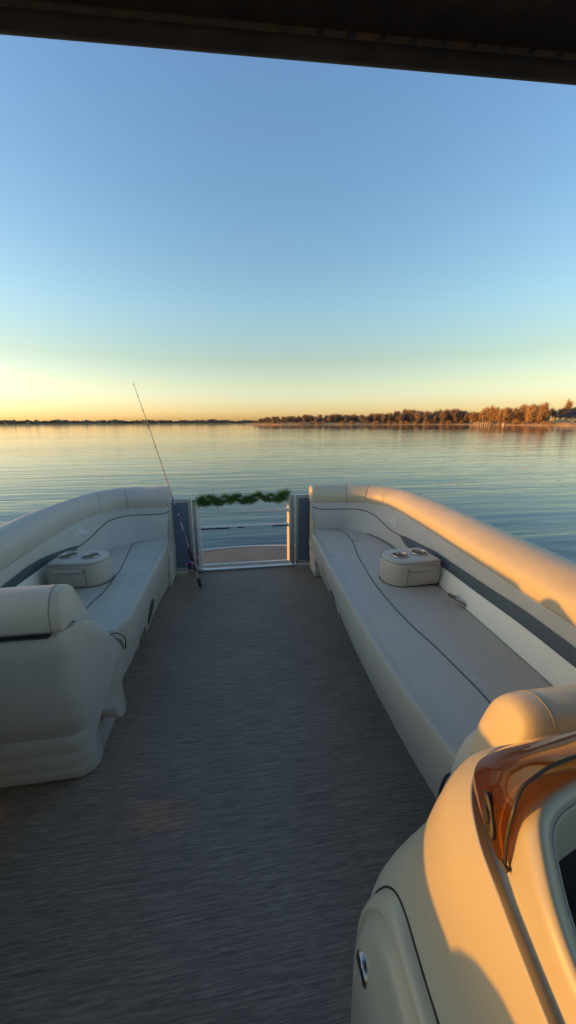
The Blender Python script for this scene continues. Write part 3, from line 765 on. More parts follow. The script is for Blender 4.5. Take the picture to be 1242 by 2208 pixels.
# ------------------------------------------------------------------ near left lounge back
NX = -.60
def lounge(name, y0, label, x0=-1.42, x1=NX, mir=1, zk=1.0):
    """seat whose upright back stands at y0 and which faces mir*y"""
    t = root(name, (x0 * .5 + x1 * .5, y0, 0), label, 'seat')
    def Y(v): return y0 + (v - 1.24) * mir
    # body with sculpted side wing
    poly = [(1.262, .004), (1.25, .02), (1.246, .06), (1.2485, .066), (1.245, .074), (1.242, .135), (1.2445, .142), (1.2405, .15), (1.238, .215), (1.2435, .223), (1.2365, .231), (1.230, .35), (1.224, .5), (1.222, .60), (1.226, .645), (1.24, .662),
            (1.30, .664), (1.34, .655), (1.37, .645), (1.395, .632), (1.415, .612), (1.44, .548), (1.465, .475), (1.485, .405), (1.490, .380), (1.483, .355), (1.462, .30), (1.452, .24), (1.452, .165), (1.444, .137), (1.427, .126), (1.41, .14), (1.40, .175), (1.387, .20), (1.37, .21), (1.36, .19), (1.355, .15), (1.36, .08), (1.36, .004)]
    bm = bmesh.new()
    inset = []
    n = len(poly); cyy = 1.36; czz = .34
    pc_ = [Vector((0, y, z)) for y, z in poly]
    # side normal offsets for a rounded corner where the back meets the side
    def layer(x, d):
        out = []
        for i, p in enumerate(pc_):
            a = pc_[i - 1]; b = pc_[(i + 1) % n]; tg = (b - a).normalized(); nn = Vector((0, tg.z, -tg.y))
            if (p + nn * .01 - Vector((0, cyy, czz))).length < (p - Vector((0, cyy, czz))).length: pass
            wy = 1 - smooth(1.24, 1.36, p.y); wz = smooth(.36, .5, p.z) * smooth(1.22, 1.32, p.y)
            q = p + Vector((0, d * wy, -d * .28 * wz))
            fl = .095 * min(1, max(0, (p.y - 1.27) / .20)) * smooth(x1 - .25, x1, x) * (1 - .16 * math.exp(-((p.z - .30) / .05) ** 2)) * (.35 + .65 * smooth(.66, .45, p.z))
            if p.y < 1.384 and p.z < .212: fl = 0
            out.append(Vector((x + fl, Y(q.y), q.z * zk)))
        return out
    L_ = [layer(x0, 0)] + [layer(lerp(x0, x1 - .07, k / 6), 0) for k in range(1, 7)] + [layer(x1 - .07 + .07 * math.sin(a), .07 * (1 - math.cos(a))) for a in [PI / 2 * k / 8 for k in range(1, 9)]]
    vs = grid(bm, L_, close_v=True)
    for r_ in (vs[0], vs[-1]): bm.faces.new(r_)
    bmesh.ops.triangulate(bm, faces=[f for f in bm.faces if len(f.verts) > 4])
    body = link('seat_body', bm, M['vinyl'], t, True, 50)
    # forward recess base under the wing
    bm = bmesh.new(); ya, yb = sorted((Y(1.32), Y(1.60))); box(bm, x0, x1 - .006, ya, yb, 0, .26, .008); link('kick_base', bm, M['vinyl_base'], t)
    # back cushion with rolled head bolster
    prof = [(1.232, .672), (1.222, .70), (1.228, .76), (1.255, .805), (1.30, .818), (1.345, .80), (1.38, .752), (1.42, .69), (1.47, .60), (1.515, .50), (1.53, .44), (1.49, .42), (1.44, .44), (1.38, .55), (1.33, .655), (1.28, .672)]
    pp = curve_poly([(a, b, 0) for a, b in prof], 3); c = sum(pp, Vector()) / len(pp); c = Vector((1.33, .70, 0))
    def lay(x, k): return [Vector((x, Y(c.x + (p.x - c.x) * k), (c.y + (p.y - c.y) * k) * zk)) for p in pp]
    bm = bmesh.new(); xe = x1 - .012
    vs = rings(bm, [lay(x0, .97), lay(x0 + .02, 1)] + [lay(lerp(x0 + .02, xe - .04, k / 8), 1) for k in range(1, 9)] + [lay(xe - .014, .993), lay(xe - .005, .972), lay(xe, .94)])
    bc = link('back_cushion', bm, M['vinyl'], t, True, 60)
    bm = bmesh.new(); tube(bm, [p + Vector((.001, 0, 0)) for p in lay(xe - .034, 1.004)[:27]], .0016, 5); link('seam', bm, M['seam'], bc)
    # zip below the bolster
    bm = bmesh.new(); ya, yb = sorted((Y(1.208), Y(1.232))); box(bm, x0 + .02, x1 - .05, ya, yb, .6635 * zk, .6685 * zk, .001, 1); zp = link('zipper', bm, M['piping'], bc, False)
    bm = bmesh.new()
    for k in range(60):
        x = x0 + .03 + k * .0115
        if x < x1 - .06: box(bm, x, x + .006, Y(1.2065) - .001, Y(1.2065) + .001, .6625 * zk, .6665 * zk)
    link('zipper_teeth', bm, M['alu'], zp, False)
    bm = bmesh.new(); strap(bm, [(x1 + .02, Y(1.50), .46), (x1 + .05, Y(1.53), .45), (x1 + .065, Y(1.55), .41), (x1 + .06, Y(1.56), .37)], .010); link('pull_strap', bm, M['vinyl_panel'], t)
    bm = bmesh.new(); tube(bm, crs([(x1 + .01, Y(1.50), .475), (x1 + .05, Y(1.545), .465), (x1 + .075, Y(1.57), .42), (x1 + .07, Y(1.58), .36)], 20), .0025, 6); link('strap_edge', bm, M['piping'], t)
    return t
lounge('lounge_seat', 1.24, 'shaded cream lounge seat back at the near left with zip and ribbed base')

# unseen seating added aft on the left to shade the deck and console
t = root('unseen_rear_bench', (-1.2, .3, 0), 'unseen vinyl rail cushion added at the rear left to shade the helm', 'bench seat')
bm = bmesh.new()
pp_ = [(-1.36, .64), (-1.20, .64), (-1.165, .68), (-1.18, .75), (-1.23, .792), (-1.29, .803), (-1.35, .78), (-1.375, .71)]
rings(bm, [[Vector((p.x, y, p.y - .008 * smooth(.36, .5, y) * smooth(1.0, .85, y))) for p in curve_poly([(a, b, 0) for a, b in pp_], 3)] for y in [lerp(-1.9, 1.60, k / 50) for k in range(51)]]); link('bolster', bm, M['vinyl'], t, True, 70)
bm = bmesh.new(); box(bm, -1.35, -1.19, -1.9, 1.19, .30, .645, .02); link('backrest', bm, M['vinyl_panel'], t)
bm = bmesh.new()
rings(bm, [[Vector((x, .18 + .24 * abs(math.cos(a)) ** .6 * (1 if math.cos(a) > 0 else -1), .62 + .25 * abs(math.sin(a)) ** .75 * (1 if math.sin(a) > 0 else -1))) for a in [2 * PI * k / 28 for k in range(28)]] for x in (-1.18, -.75)]); link('back_cushion', bm, M['vinyl'], t)  # unseen cushion shape added to cast the rounded shadow on the console
bm = bmesh.new(); box(bm, -1.35, -.95, -1.9, 1.10, .03, .42, .03, 3); link('seat_cushion', bm, M['vinyl_seat'], t)
# ------------------------------------------------------------------ aft cushion of the right bench
def roll_cushion(name, x0, x1, y0, y1, z0, z1, label):
    t = root(name, ((x0 + x1) / 2, (y0 + y1) / 2, z0), label, 'cushion')
    yc = (y0 + y1) / 2; hy = (y1 - y0) / 2; hz = (z1 - z0)
    prof = [(-.95, 0), (-1.0, .35), (-.96, .72), (-.7, .93), (-.2, 1.0), (.3, .97), (.75, .84), (1.0, .55), (1.03, .25), (.95, 0), (0, -.02)]
    pp = curve_poly([(a, b, 0) for a, b in prof], 3)
    def lay(x, k, dz=0): return [Vector((x + .035 * (1 - p.y) * (1 if k < 1 else .6) * -1 * math.exp(-(x - x0) * 8), yc + p.x * hy * k, z0 + .45 * hz + (p.y - .45) * hz * k + dz)) for p in pp]
    bm = bmesh.new()
    rings(bm, [lay(x0 - .012, .55), lay(x0 - .006, .80), lay(x0 + .004, .92), lay(x0 + .02, .98), lay(x0 + .04, 1.0)] + [lay(lerp(x0 + .04, x1 - .03, k / 8), 1.0 + .006 * math.sin(k)) for k in range(1, 9)] + [lay(x1, .9)])
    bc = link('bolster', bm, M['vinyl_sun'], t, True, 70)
    bm = bmesh.new(); tube(bm, lay(x0 + .055, 1.004)[0:27], .0014, 5); link('seam', bm, M['seam'], bc)
    # moulded shell below
    bm = bmesh.new(); rr = []
    for k in range(9):
        a = PI / 2 * k / 8; xx = x0 - .065 + .07 * (1 - math.cos(a)); hh = .47 + (.21) * math.sin(a) ** .7
        rr.append([Vector((xx, y, min(z, hh))) for y, z in ((y0 + .01, .30), (y0 - .005, hh - .02), (y0 + .005, hh), (yc, hh + .004), (y1 - .005, hh), (y1 + .012, hh - .02), (y1 + .02, .30))])
    rr.append([Vector((x1, v.y, v.z)) for v in rr[-1]])
    grid(bm, rr); bm.faces.new([bm.verts.new(v) for v in rr[0]])
    link('shell', bm, M['vinyl_panel'], t)
    bm = bmesh.new(); tube(bm, crs([(x0 - .068, y1 + .02, .34), (x0 - .072, y1 + .03, .44), (x0 - .06, y1 + .03, .50), (x0 - .045, y1 + .025, .515)], 24), .004, 6); link('piping', bm, M['piping'], t)
    bm = bmesh.new(); box(bm, x0 + .10, x1, y0 + .02, y1 + .05, 0, .31, .02, 3); link('base', bm, M['vinyl_base'], t)
    return t
roll_cushion('arm_bolster', .565, 1.30, .505, .635, .60, .81, 'plump sunlit armrest cushion at the near end of the right bench behind the windscreen')

# ------------------------------------------------------------------ helm console
con = root('helm_console', (.7, .2, 0), 'moulded cream helm console with low sun across it at the near right', 'helm console')
def rl(pts, z): return [(x, y, z if not isinstance(z, (list, tuple)) else z[i]) for i, (x, y) in enumerate(pts)]
C0 = rl([(.185, -.5), (.187, -.1), (.19, .14), (.190, .24), (.194, .33), (.205, .42), (.25, .50), (.36, .545), (.8, .56), (1.3, .56)], 0.0)
C1 = rl([(.188, -.5), (.190, -.1), (.192, .14), (.192, .23), (.190, .32), (.194, .405), (.238, .478), (.335, .528), (.8, .545), (1.3, .545)], .50)
C2 = rl([(.228, -.5), (.232, -.1), (.236, .14), (.239, .22), (.243, .30), (.255, .378), (.294, .446), (.376, .497), (.8, .52), (1.3, .525)], .645)
C25 = rl([(.236, -.5), (.240, -.1), (.244, .14), (.247, .22), (.251, .298), (.260, .374), (.298, .442), (.379, .493), (.8, .515), (1.3, .52)], .66)
C3 = rl([(.236, -.5), (.241, -.1), (.247, .14), (.251, .21), (.256, .286), (.268, .361), (.306, .427), (.382, .478), (.8, .497), (1.3, .502)], .74)
C4 = rl([(.235, -.5), (.241, -.1), (.249, .14), (.256, .205), (.264, .268), (.277, .332), (.314, .405), (.38, .45), (.8, .474), (1.3, .479)], .82)
C5 = rl([(.236, -.5), (.240, -.1), (.250, .14), (.262, .20), (.274, .251), (.288, .305), (.329, .379), (.384, .418), (.8, .45), (1.3, .455)], .862)
C55 = rl([(0.2385, -0.5), (0.2425, -0.1), (0.2525, 0.14), (0.2645, 0.2), (0.2765, 0.251), (0.2905, 0.305), (0.3315, 0.377), (0.3865, 0.416), (0.8025, 0.448), (1.3025, 0.453)], .863)
C6 = rl([(0.249, -0.5), (0.255, -0.1), (0.263, 0.14), (0.271, 0.175), (0.279, 0.212), (0.29, 0.262), (0.321, 0.338), (0.4, 0.392), (0.8, 0.42), (1.3, 0.43)], .855)
C65 = rl([(0.252, -0.5), (0.258, -0.1), (0.266, 0.138), (0.2735, 0.173), (0.282, 0.209), (0.295, 0.255), (0.325, 0.315), (0.405, 0.365), (0.8, 0.39), (1.3, 0.395)], 0.862)
C7 = rl([(0.259, -0.5), (0.264, -0.1), (0.27, 0.125), (0.2755, 0.176), (0.285, 0.216), (0.2975, 0.246), (0.318, 0.279), (0.402, 0.316), (0.8, 0.336), (1.3, 0.34)], [.866, .878, .889, .895, .909, .918, .927, .930, .93, .93])
C8 = rl([(0.266, -0.5), (0.271, -0.1), (0.2765, 0.122), (0.282, 0.174), (0.292, 0.212), (0.305, 0.24), (0.325, 0.27), (0.405, 0.304), (0.8, 0.324), (1.3, 0.328)], [.876, .888, .899, .905, .919, .929, .938, .941, .941, .941])
def inset(c, d, dz):
    o = []
    for i, p in enumerate(c):
        a = c[max(i - 1, 0)]; b = c[min(i + 1, len(c) - 1)]; t = Vector((b[0] - a[0], b[1] - a[1], 0)).normalized()
        o.append((p[0] + t.y * d, p[1] - t.x * d, p[2] + dz))
    return o
C9 = inset(C8, .007, -.001)
C10 = inset(C8, .013, -.006)
ctrl = [C0, C1, C2, C25, C3, C4, C5, C55, C6, C65, C7, C8, C9, C10]
nc = 90
for c in ctrl:
    i = len(c) - 3; c.insert(i + 1, tuple(Vector(c[i]).lerp(Vector(c[i + 1]), .30)))
rails_ = [[crl(c, k / (nc - 1)) for k in range(nc)] for c in ctrl]
bm = bmesh.new(); rows = []
for j in range(nc):
    col = [rails_[i][j] for i in range(len(ctrl))]
    out = []
    segs = [6, 6, 2, 4, 4, 5, 3, 5, 4, 7, 4, 4, 4]
    for i, sg in enumerate(segs):
        p0 = col[max(i - 1, 0)]; p1 = col[i]; p2 = col[i + 1]; p3 = col[min(i + 2, len(col) - 1)]
        for k in range(sg):
            f = k / sg
            m1 = (p2 - p0) * .5; m2 = (p3 - p1) * .5; L = (p2 - p1).length
            if m1.length > L: m1 *= L / m1.length
            if m2.length > L: m2 *= L / m2.length
            out.append((2*f**3 - 3*f**2 + 1) * p1 + (f**3 - 2*f**2 + f) * m1 + (-2*f**3 + 3*f**2) * p2 + (f**3 - f**2) * m2)
    out.append(col[-1]); rows.append(out)
grid(bm, rows); shell = link('shell', bm, M['gel'], con, True, 60)
from mathutils.bvhtree import BVHTree
hull = BVHTree.FromPolygons([v.co + con.location for v in shell.data.vertices], [tuple(f.vertices) for f in shell.data.polygons])
# dash face inside the hood, with the instrument recess
outer = [p.copy() for p in rails_[-1]]
def inw(i, d, dz):
    a = outer[max(i - 1, 0)]; c = outer[min(i + 1, len(outer) - 1)]; t_ = Vector((c.x - a.x, c.y - a.y, 0)).normalized()
    return outer[i] + Vector((t_.y, -t_.x, 0)) * d + Vector((0, 0, dz))
bm = bmesh.new()
grid(bm, [[inw(i, d, z) for d, z in ((0, 0), (.002, -.001), (.004, -.002), (.005, -.0012), (.006, -.0018), (.0066, -.004), (.007, -.018))] + [Vector((inw(i, .0075, 0).x, inw(i, .0075, 0).y, .852))] for i in range(len(outer))])
link('dash_frame', bm, M['gel_grey'], con, True, 60)
def dash_z(x, y): return .855
def dpt(x, y, dz=0): return Vector((x, y, dash_z(x, y) + dz))
bm = bmesh.new()
f0 = [bm.verts.new((inw(i, .0074, 0).x, inw(i, .0074, 0).y, .854)) for i in range(len(outer))] + [bm.verts.new((1.3, -.5, .854))]
bmesh.ops.triangulate(bm, faces=[bm.faces.new(f0)]); ip = link('instrument_panel', bm, M['plastic'], con, False)
bm = bmesh.new()
for (x, y) in ((.372, .225), (.345, .06), (.60, .25)):
    p = dpt(x, y, 0); tube(bm, [p, p + Vector((0, 0, .003))], [.0045, .004], 12); 
link('screw', bm, M['steel'], ip)
for k, (x, y) in enumerate(((.378, .185), (.375, .13), (.43, .18))):
    bm = bmesh.new(); p = dpt(x, y, .0); box(bm, p.x - .012, p.x + .012, p.y - .018, p.y + .018, p.z - .003, p.z + .012, .002); link('rocker_switch', bm, M['red'] if k != 2 else M['plastic'], ip)
# aft/inner closing wall under the dash so that the console is a solid thing
bm = bmesh.new(); box(bm, .30, 1.28, -.52, -.49, 0, .70, .01); link('rear_panel', bm, M['gel_grey'], con)

# side hatch: raised rounded door with double rim and round latch
def side_x(y, z):
    h = hull.ray_cast(Vector((-1, y, z)), Vector((1, 0, 0)))
    return h[0].x if h[0] is not None else .2
def hatch_outline(d, n=64):
    y0, y1, z0, z1, r_ = -.42 + d, .445 - d, .05 + d, .625 - d, .10 - d * .6
    out = []
    for (cy, cz, a0) in ((y1 - r_, z1 - r_, 0), (y0 + r_, z1 - r_, PI / 2), (y0 + r_, z0 + r_, PI), (y1 - r_, z0 + r_, 1.5 * PI)):
        for k in range(n // 4):
            a = a0 + PI / 2 * k / (n // 4 - 1); out.append((cy + r_ * math.cos(a), cz + r_ * math.sin(a)))
    res = []
    for p, q in zip(out, out[1:] + out[:1]):
        m_ = 16 if math.hypot(q[0] - p[0], q[1] - p[1]) > .1 else 1
        res += [(lerp(p[0], q[0], k / m_), lerp(p[1], q[1], k / m_)) for k in range(m_)]
    return res
sx_cache = {}
def SX(y, z):
    k = (round(y, 3), round(z, 3))
    if k not in sx_cache: sx_cache[k] = side_x(y, z)
    return sx_cache[k]
bm = bmesh.new()
lay = []
for d, o in ((0, -.004), (.002, .012), (.008, .019), (.016, .020), (.022, .010), (.028, .0095), (.036, .021), (.046, .0235), (.060, .017), (.085, .019), (.13, .024), (.19, .028)):
    lay.append([Vector((SX(y, z) - o * .75, y, z)) for y, z in hatch_outline(d)])
vs = rings(bm, lay, False); bm.faces.new(vs[-1]); ht = link('hatch', bm, M['gel'], con, True, 50)
bm = bmesh.new(); tube(bm, [Vector((SX(y, z) + .0002, y, z)) for y, z in hatch_outline(-.002)] , .0021, 6); link('hatch_gap', bm, M['rubber'], ht)
ly, lz = .375, .505
lx = SX(ly, lz) - .0165
bm = bmesh.new()
def cring(r_, o): return [Vector((lx - o, ly + r_ * math.cos(2 * PI * k / 36), lz + r_ * math.sin(2 * PI * k / 36))) for k in range(36)]
vs = rings(bm, [cring(.021, -.012), cring(.021, -.002), cring(.0195, .000), cring(.0165, .000), cring(.015, -.003), cring(.010, -.003), cring(.008, -.001)], False); bm.faces.new(vs[-1])
lt = link('latch', bm, M['steel'], ht)
bm = bmesh.new(); box(bm, lx - .002, lx + .004, ly - .018, ly + .018, lz - .005, lz + .005, .002); link('latch_grip', bm, M['plastic'], lt)

# windscreen -----------------------------------------------------
WB = [(1.28, .44, .868), (.8, .438, .868), (.562, .432, .868), (.445, .423, .868), (.388, .414, .868), (.354, .400, .868), (.330, .376, .868), (.316, .351, .868), (.304, .317, .868), (.300, .300, .868), (.297, .286, .868)]
WT = [(1.28, .30, .985), (.8, .305, .985), (.53, .306, .985), (.43, .306, .98), (.375, .303, .975), (.338, .297, .965), (.322, .294, .955), (.306, .284, .938), (.299, .279, .912), (.296, .274, .89), (.296, .272, .874)]
n = 80
b_ = crs(WB, n); t_ = crs(WT, n)
bm = bmesh.new()
def wrow(i, off):
    a, c = b_[i], t_[i]; rr = []
    tg = (b_[min(i + 1, n - 1)] - b_[max(i - 1, 0)]).normalized(); nn = tg.cross(c - a).normalized()
    if nn.z < 0: nn = -nn
    for k in range(9):
        f = k / 8; bul = Vector((-1, 1, .3)).normalized() if False else nn
        rr.append(a.lerp(c, f) + bul * (.010 * math.sin(PI * f) * min(1, (c - a).length / .08) + off))
    return rr
vo = grid(bm, [wrow(i, 0) for i in range(n)])
vi = grid(bm, [wrow(i, -.003) for i in range(n)])
for i in range(n - 1):
    for k in (0, 8):
        bm.faces.new([vo[i][k], vo[i + 1][k], vi[i + 1][k], vi[i][k]])
for i in (0, n - 1):
    for k in range(8): bm.faces.new([vo[i][k], vo[i][k + 1], vi[i][k + 1], vi[i][k]])
wsr = link('windscreen', bm, M['amber'], con, True, 60)
bm = bmesh.new(); tube(bm, [wrow(i, -.0015)[8] for i in range(n)], .0022, 6); link('edge_trim', bm, M['rubber'], wsr)
bm = bmesh.new()
p = b_[-7].lerp(t_[-7], .42); q = Vector((.012, .0, -.004))
nrm = Vector((-.75, .25, .6)).normalized()
def disc(bm, c, nr, r0, r1, h0, ysc=1.0):
    a = nr.cross(Vector((0, 1, 0))).normalized(); b = nr.cross(a)
    tube(bm, [c, c + nr * h0], [r0, r1], 20)
# oval fastener plate lying on the inside of the screen near its tip
tgt = Vector((.2985, .303, .905))
ci, ck = min(((i, k) for i in range(n) for k in range(9)), key=lambda q: (wrow(q[0], 0)[q[1]] - tgt).length)
cpt = wrow(ci, 0)[ck]; ta = (wrow(ci + 1, 0)[ck] - wrow(ci - 1, 0)[ck]).normalized(); tb_ = (wrow(ci, 0)[min(8, ck + 1)] - wrow(ci, 0)[max(0, ck - 1)]).normalized()
nrm = ta.cross(tb_).normalized()
if nrm.z < 0: nrm = -nrm
tb_ = nrm.cross(ta)
for h0, rr0, rr1 in ((.0015, .024, .0085), (.0045, .009, .0060)):
    o_ = [[cpt + ta * (rr0 * c_ * math.cos(2 * PI * k / 28)) + tb_ * (rr1 * c_ * math.sin(2 * PI * k / 28)) + nrm * hh_ for k in range(28)] for c_, hh_ in ((1, -.003), (1, h0), (.8, h0 + .0015))]
    v_ = rings(bm, o_)
link('windscreen_clip', bm, M['rubber'], wsr)
bm = bmesh.new(); tube(bm, [t_[-1] + Vector((0, .004, 0)), t_[-1] + Vector((.001, -.006, -.002))], [.003, .0035], 8); link('tip_clip', bm, M['rubber'], wsr)

# ------------------------------------------------------------------ bow fence panels and gate
YG = 3.325
def panel(name, x0, x1, y, label, z1=.70):
    t = root(name, ((x0 + x1) / 2, y, 0), label, 'fence panel')
    bm = bmesh.new(); box(bm, x0 + .02, x1 - .02, y - .004, y + .004, .05, z1 - .02); link('infill', bm, M['bluepanel'], t, False)
    bm = bmesh.new()
    beam(bm, (x0 + .0125, y, .03), (x0 + .0125, y, z1 + .012), .028, .028); beam(bm, (x1 - .0125, y, .03), (x1 - .0125, y, z1 + .012), .028, .028)
    link('upright', bm, M['alu'], t, False)
    bm = bmesh.new(); beam(bm, (x0, y, z1), (x1, y, z1), .030, .026); link('top_rail', bm, M['alu'], t, False)
    bm = bmesh.new(); beam(bm, (x0, y, .035), (x1, y, .035), .028, .028); link('bottom_rail', bm, M['alu'], t, False)
    return t
panel('fence_panel', -.62, -.398, YG - .02, 'narrow blue ribbed fence panel left of the gate behind the fishing rod')
panel('fence_panel', .575, .84, YG + .0, 'narrow blue grey fence panel right of the gate with warm light on it')
# side fences behind the benches, down both sides of the boat
def fence(name, path, label, z1=.66):
    t = root(name, (path[0][0], path[0][1], 0), label, 'fence'); P = crs([(x, y, 0) for x, y in path], 60)
    bm = bmesh.new(); grid(bm, [[p + Vector((0, 0, z)) for z in (.06, .3, z1 - .02)] for p in P]); link('infill', bm, M['bluepanel'], t)
    bm = bmesh.new(); tube(bm, [p + Vector((0, 0, z1)) for p in P], .016, 8); link('top_rail', bm, M['alu'], t)
    bm = bmesh.new(); tube(bm, [p + Vector((0, 0, .04)) for p in P], .014, 8); link('bottom_rail', bm, M['alu'], t)
    return t
fence('side_fence', [(.84, 3.335), (1.10, 3.35), (1.36, 3.28), (1.50, 3.1), (1.545, 2.8), (1.55, 2.2), (1.545, 1.2), (1.545, 0), (1.545, -1), (1.54, -2.3)], 'metal fence rail running outside the right bench', .735)
fence('side_fence', [(-.62, 3.42), (-.85, 3.425), (-1.08, 3.36), (-1.25, 3.18), (-1.345, 2.9), (-1.365, 2.2), (-1.37, 1.2), (-1.37, 0), (-1.37, -1), (-1.37, -2.3)], 'metal fence rail running outside the left bench', .66)

g = root('bow_gate', (.08, YG, 0), 'open barred aluminium bow gate hung with green garland', 'gate')
gx0, gx1 = -.372, .545
bm = bmesh.new(); beam(bm, (gx0, YG, .02), (gx0, YG, .705), .030, .03); link('upright', bm, M['alu'], g, False)
bm = bmesh.new(); beam(bm, (gx0 + .036, YG, .04), (gx0 + .036, YG, .70), .026, .026); link('upright', bm, M['alu_white'], g, False)
bm = bmesh.new(); tube(bm, [(gx1 - .036, YG, .03), (gx1 - .036, YG, .70)], .020, 4); link('upright', bm, M['alu_white'], g, False)
for z, w_, m in ((.695, .026, 'alu'), (.572, .026, 'alu_white'), (.430, .018, 'alu_white'), (.048, .024, 'alu_white')):
    bm = bmesh.new(); beam(bm, (gx0 + .049, YG, z), (gx1 - .045, YG, z), .024, w_); rb = link('rail', bm, M[m], g, False)
    if z == .430:
        bm = bmesh.new(); box(bm, gx0 + .05, -.05, YG - .011, YG - .006, .409, .4205); box(bm, .02, .075, YG - .011, YG - .006, .411, .4205); box(bm, .35, gx1 - .046, YG - .011, YG - .006, .409, .4205); link('rubber_strip', bm, M['rubber'], rb, False)
bm = bmesh.new(); beam(bm, (gx1, YG, .0), (gx1, YG, .715), .03, .03); hp_ = link('hinge_post', bm, M['alu'], g, False)
bm = bmesh.new()
for k in range(26): z = .05 + k * .0255; cyl(bm, (gx1 - .0, YG - .017, z), (gx1 - .0, YG - .0135, z), .0035, None, 8)
link('rivet', bm, M['plastic'], hp_)
bm = bmesh.new(); box(bm, gx0 - .09, gx0 + .05, YG - .05, YG - .02, .004, .03, .004); box(bm, gx0 - .02, gx0 + .03, YG - .06, YG - .02, .01, .05, .006); link('latch', bm, M['alu'], g)
bm = bmesh.new(); beam(bm, (gx0 - .03, YG - .005, .008), (gx1 + .03, YG - .005, .008), .05, .014); link('threshold', bm, M['alu'], g, False)

# garland -------------------------------------------------------
bm = bmesh.new(); path = []
N_ = 150
for k in range(N_):
    u = k / (N_ - 1); x = lerp(-.315, .49, u)
    z = .688 + .012 * math.sin(u * 21) + .010 * math.sin(u * 47 + 1) + .012 * u
    if u < .10: z -= .02 * math.sin(u / .10 * PI)
    y = YG - .028 * math.cos(u * 2 * PI * 5.5)
    path.append(Vector((x, y, z)))
rg = random.Random(5)
for k, p in enumerate(path):
    u = k / (N_ - 1)
    th = .72 + .28 * math.sin(u * 2 * PI * 6.3 + .6) ** 2
    if .68 < u < .76: th *= .6
    if u > .9 or u < .12: th *= 1.28
    for q in range(64):
        d = Vector((rg.gauss(0, 1), rg.gauss(0, 1), rg.gauss(-.25, 1))).normalized(); L = rg.uniform(.036, .068) * th
        s = d.cross(Vector((rg.gauss(0, 1), rg.gauss(0, 1), rg.gauss(0, 1)))).normalized() * .0024
        o = Vector((rg.gauss(0, .004), rg.gauss(0, .006), rg.gauss(0, .006)))
        bm.faces.new([bm.verts.new(p + o - s), bm.verts.new(p + o + s), bm.verts.new(p + o + d * L + s * .3), bm.verts.new(p + o + d * L - s * .3)])
gl = root('garland', (.08, YG, .70), 'bushy green tinsel garland wound along the top of the gate', 'garland')
link('needles', bm, M['tinsel'], gl, False)
bm = bmesh.new(); tube(bm, path, .004, 6); link('wire', bm, M['dark_tone'], gl)

# ------------------------------------------------------------------ fishing rod
fr = root('fishing_rod', (-.317, 2.93, 0), 'thin fishing rod with purple reel leaning on the left bench by the gate', 'fishing rod')
P0 = Vector((-.317, 2.935, .012)); P1 = Vector((-.80, 3.36, 1.70))
def rp(f, sag=.02): return P0.lerp(P1, f) + Vector((.012, 0, .0)) * math.sin(PI * f)
bm = bmesh.new(); tube(bm, [rp(0), rp(.012), rp(.04), rp(.045)], [.012, .015, .014, .008], 12); link('butt_cap', bm, M['rubber'], fr)
bm = bmesh.new(); tube(bm, [rp(.045), rp(.08)], .0075, 10); link('handle', bm, M['rodtan'], fr)
bm = bmesh.new(); tube(bm, [rp(.08), rp(.10), rp(.125)], [.010, .012, .010], 10); link('reel_seat', bm, M['plastic'], fr)
bm = bmesh.new(); tube(bm, [rp(.125), rp(.15), rp(.185), rp(.19)], [.012, .0155, .012, .006], 12); link('foregrip', bm, M['rubber'], fr)
def spiral(name, a, b, m, rr0, rr1):
    bm = bmesh.new(); tube(bm, [rp(lerp(a, b, k / 24)) for k in range(25)], [lerp(rr0, rr1, k / 24) for k in range(25)], 8); return link(name, bm, m, fr)
m, nt_, b0 = new_mat('rod_blank_wrap'); tc = nd(nt_, 'ShaderNodeTexCoord'); vo_ = nd(nt_, 'ShaderNodeTexNoise'); vo_.inputs['Scale'].default_value = 42; nt_.links.new(tc.outputs['Object'], vo_.inputs['Vector'])
nt_.links.new(ramp(nt_, vo_.outputs['Fac'], [(.42, (.02, .012, .04)), (.5, (.10, .05, .16)), (.6, (.45, .35, .5))]), b0.inputs['Base Color']); b0.inputs['Roughness'].default_value = .3; M['wrap'] = m
spiral('blank', .19, .50, M['wrap'], .0062, .0048); spiral('blank', .50, 1.0, M['rodtan'], .0048, .0018)
axis = (P1 - P0).normalized(); side = axis.cross(Vector((0, 1, 0))).normalized(); fwd = Vector((-.3, -.9, .1)); fwd = (fwd - axis * fwd.dot(axis)).normalized()
for f in (.33, .46, .58, .69, .79, .87, .94, .995):
    c = rp(f) + fwd * (.018 * (1.2 - f)); r_ = .011 * (1.25 - f)
    bm = bmesh.new(); tube(bm, [c + (side * math.cos(a) + fwd * math.sin(a)) * r_ for a in [2 * PI * k / 14 for k in range(15)]], .0014, 5); tube(bm, [rp(f), c - fwd * r_], .0014, 5)
    tube(bm, [rp(f) - axis * .012, rp(f) + axis * .012], .0052 * (1.15 - .7 * f), 8); link('line_guide', bm, M['plastic'], fr)
rc = rp(.118) + Vector((-.028, -.02, .0))
bm = bmesh.new(); tube(bm, [rc + side * -.028, rc + side * -.022, rc + side * .022, rc + side * .030], [.016, .024, .025, .014], 18); rl_ = link('reel', bm, M['pink'], fr)
bm = bmesh.new(); tube(bm, [rc, rp(.112)], [.010, .007], 8); link('reel_foot', bm, M['plastic'], rl_)
bm = bmesh.new(); h0 = rc - side * .03; tube(bm, [h0, h0 - side * .018, h0 - side * .02 + Vector((0, -.012, .012)), h0 - side * .02 + Vector((0, -.014, .04))], .003, 6); tube(bm, [h0 - side * .02 + Vector((0, -.014, .04)), h0 - side * .044 + Vector((0, -.014, .042))], [.006, .007], 8); link('crank', bm, M['steel'], rl_)
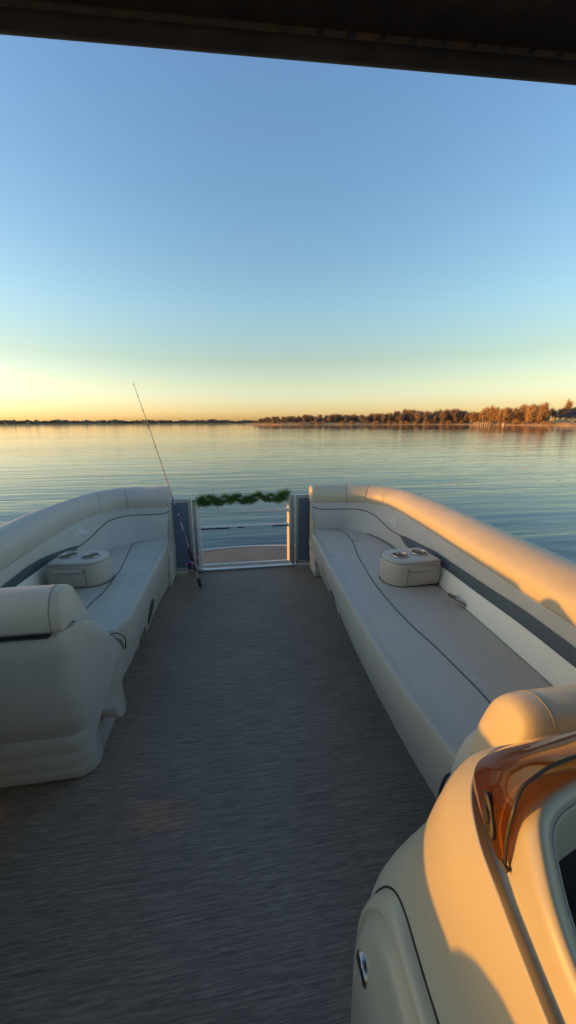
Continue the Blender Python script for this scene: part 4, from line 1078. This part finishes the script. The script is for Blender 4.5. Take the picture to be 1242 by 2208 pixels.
bm = bmesh.new(); tube(bm, [rc + Vector((.0, -.02, -.035)), rc + Vector((0, -.01, .02))], [.013, .018], 12); link('reel_spool', bm, M['plastic'], rl_)

# ------------------------------------------------------------------ bimini
bi = root('bimini_top', (.1, -.3, 0), 'black canvas bimini top overhead with stitched front hem', 'bimini top')
def bfy(x, z=0): return .965 - .062 * x     # front hem line, slightly skewed
def bfz(x): return 2.160 - .006 * x
XS = [lerp(-1.45, 1.65, k / 40) for k in range(41)]
bm = bmesh.new()
grid(bm, [[Vector((x, bfy(x) - d, bfz(x) + h)) for d, h in ((.055, -.035), (.06, -.012), (.075, .0), (.3, .012), (.8, .03), (1.5, .035), (2.4, .02), (3.0, -.05))] for x in XS])
link('canopy', bm, M['canvas'], bi)
bm = bmesh.new(); rows = []
for x in XS:
    c = Vector((x, bfy(x) - .028, bfz(x) - .028)); rows.append([c + Vector((0, .030 * math.cos(a) * (1.0), .024 * math.sin(a))) for a in [2 * PI * k / 16 for k in range(16)]])
rings(bm, rows); link('hem_sleeve', bm, M['canvas'], bi)
bm = bmesh.new(); tube(bm, [Vector((x, bfy(x) - .066, bfz(x) - .040)) for x in XS], .004, 6); link('hem_cord', bm, M['webbing'], bi)
bm = bmesh.new(); grid(bm, [[Vector((x, bfy(x) - .058, bfz(x) - .0435)), Vector((x, bfy(x) - .072, bfz(x) - .0435))] for x in XS]); link('hem_webbing', bm, M['webbing'], bi)
for k in range(17):
    x = lerp(.20, 1.2, k / 16); bm = bmesh.new(); r = bmesh.ops.create_uvsphere(bm, u_segments=12, v_segments=8, radius=.0085)
    for v in r['verts']: v.co = Vector((x + rg.uniform(-.006, .006) * 0 + v.co.x * 1.25, bfy(x) - .065 + v.co.y * .8, bfz(x) - .0425 + v.co.z * .5))
    link('stitch_gather', bm, M['piping'], bi)
for sx_ in (-1, 1):
    x = -1.43 if sx_ < 0 else 1.6
    bm = bmesh.new(); tube(bm, [(x, -.95, .66), (x, -1.3, 1.4), (x, -1.6, 2.06)], .013, 8); link('frame_pole', bm, M['alu'], bi)
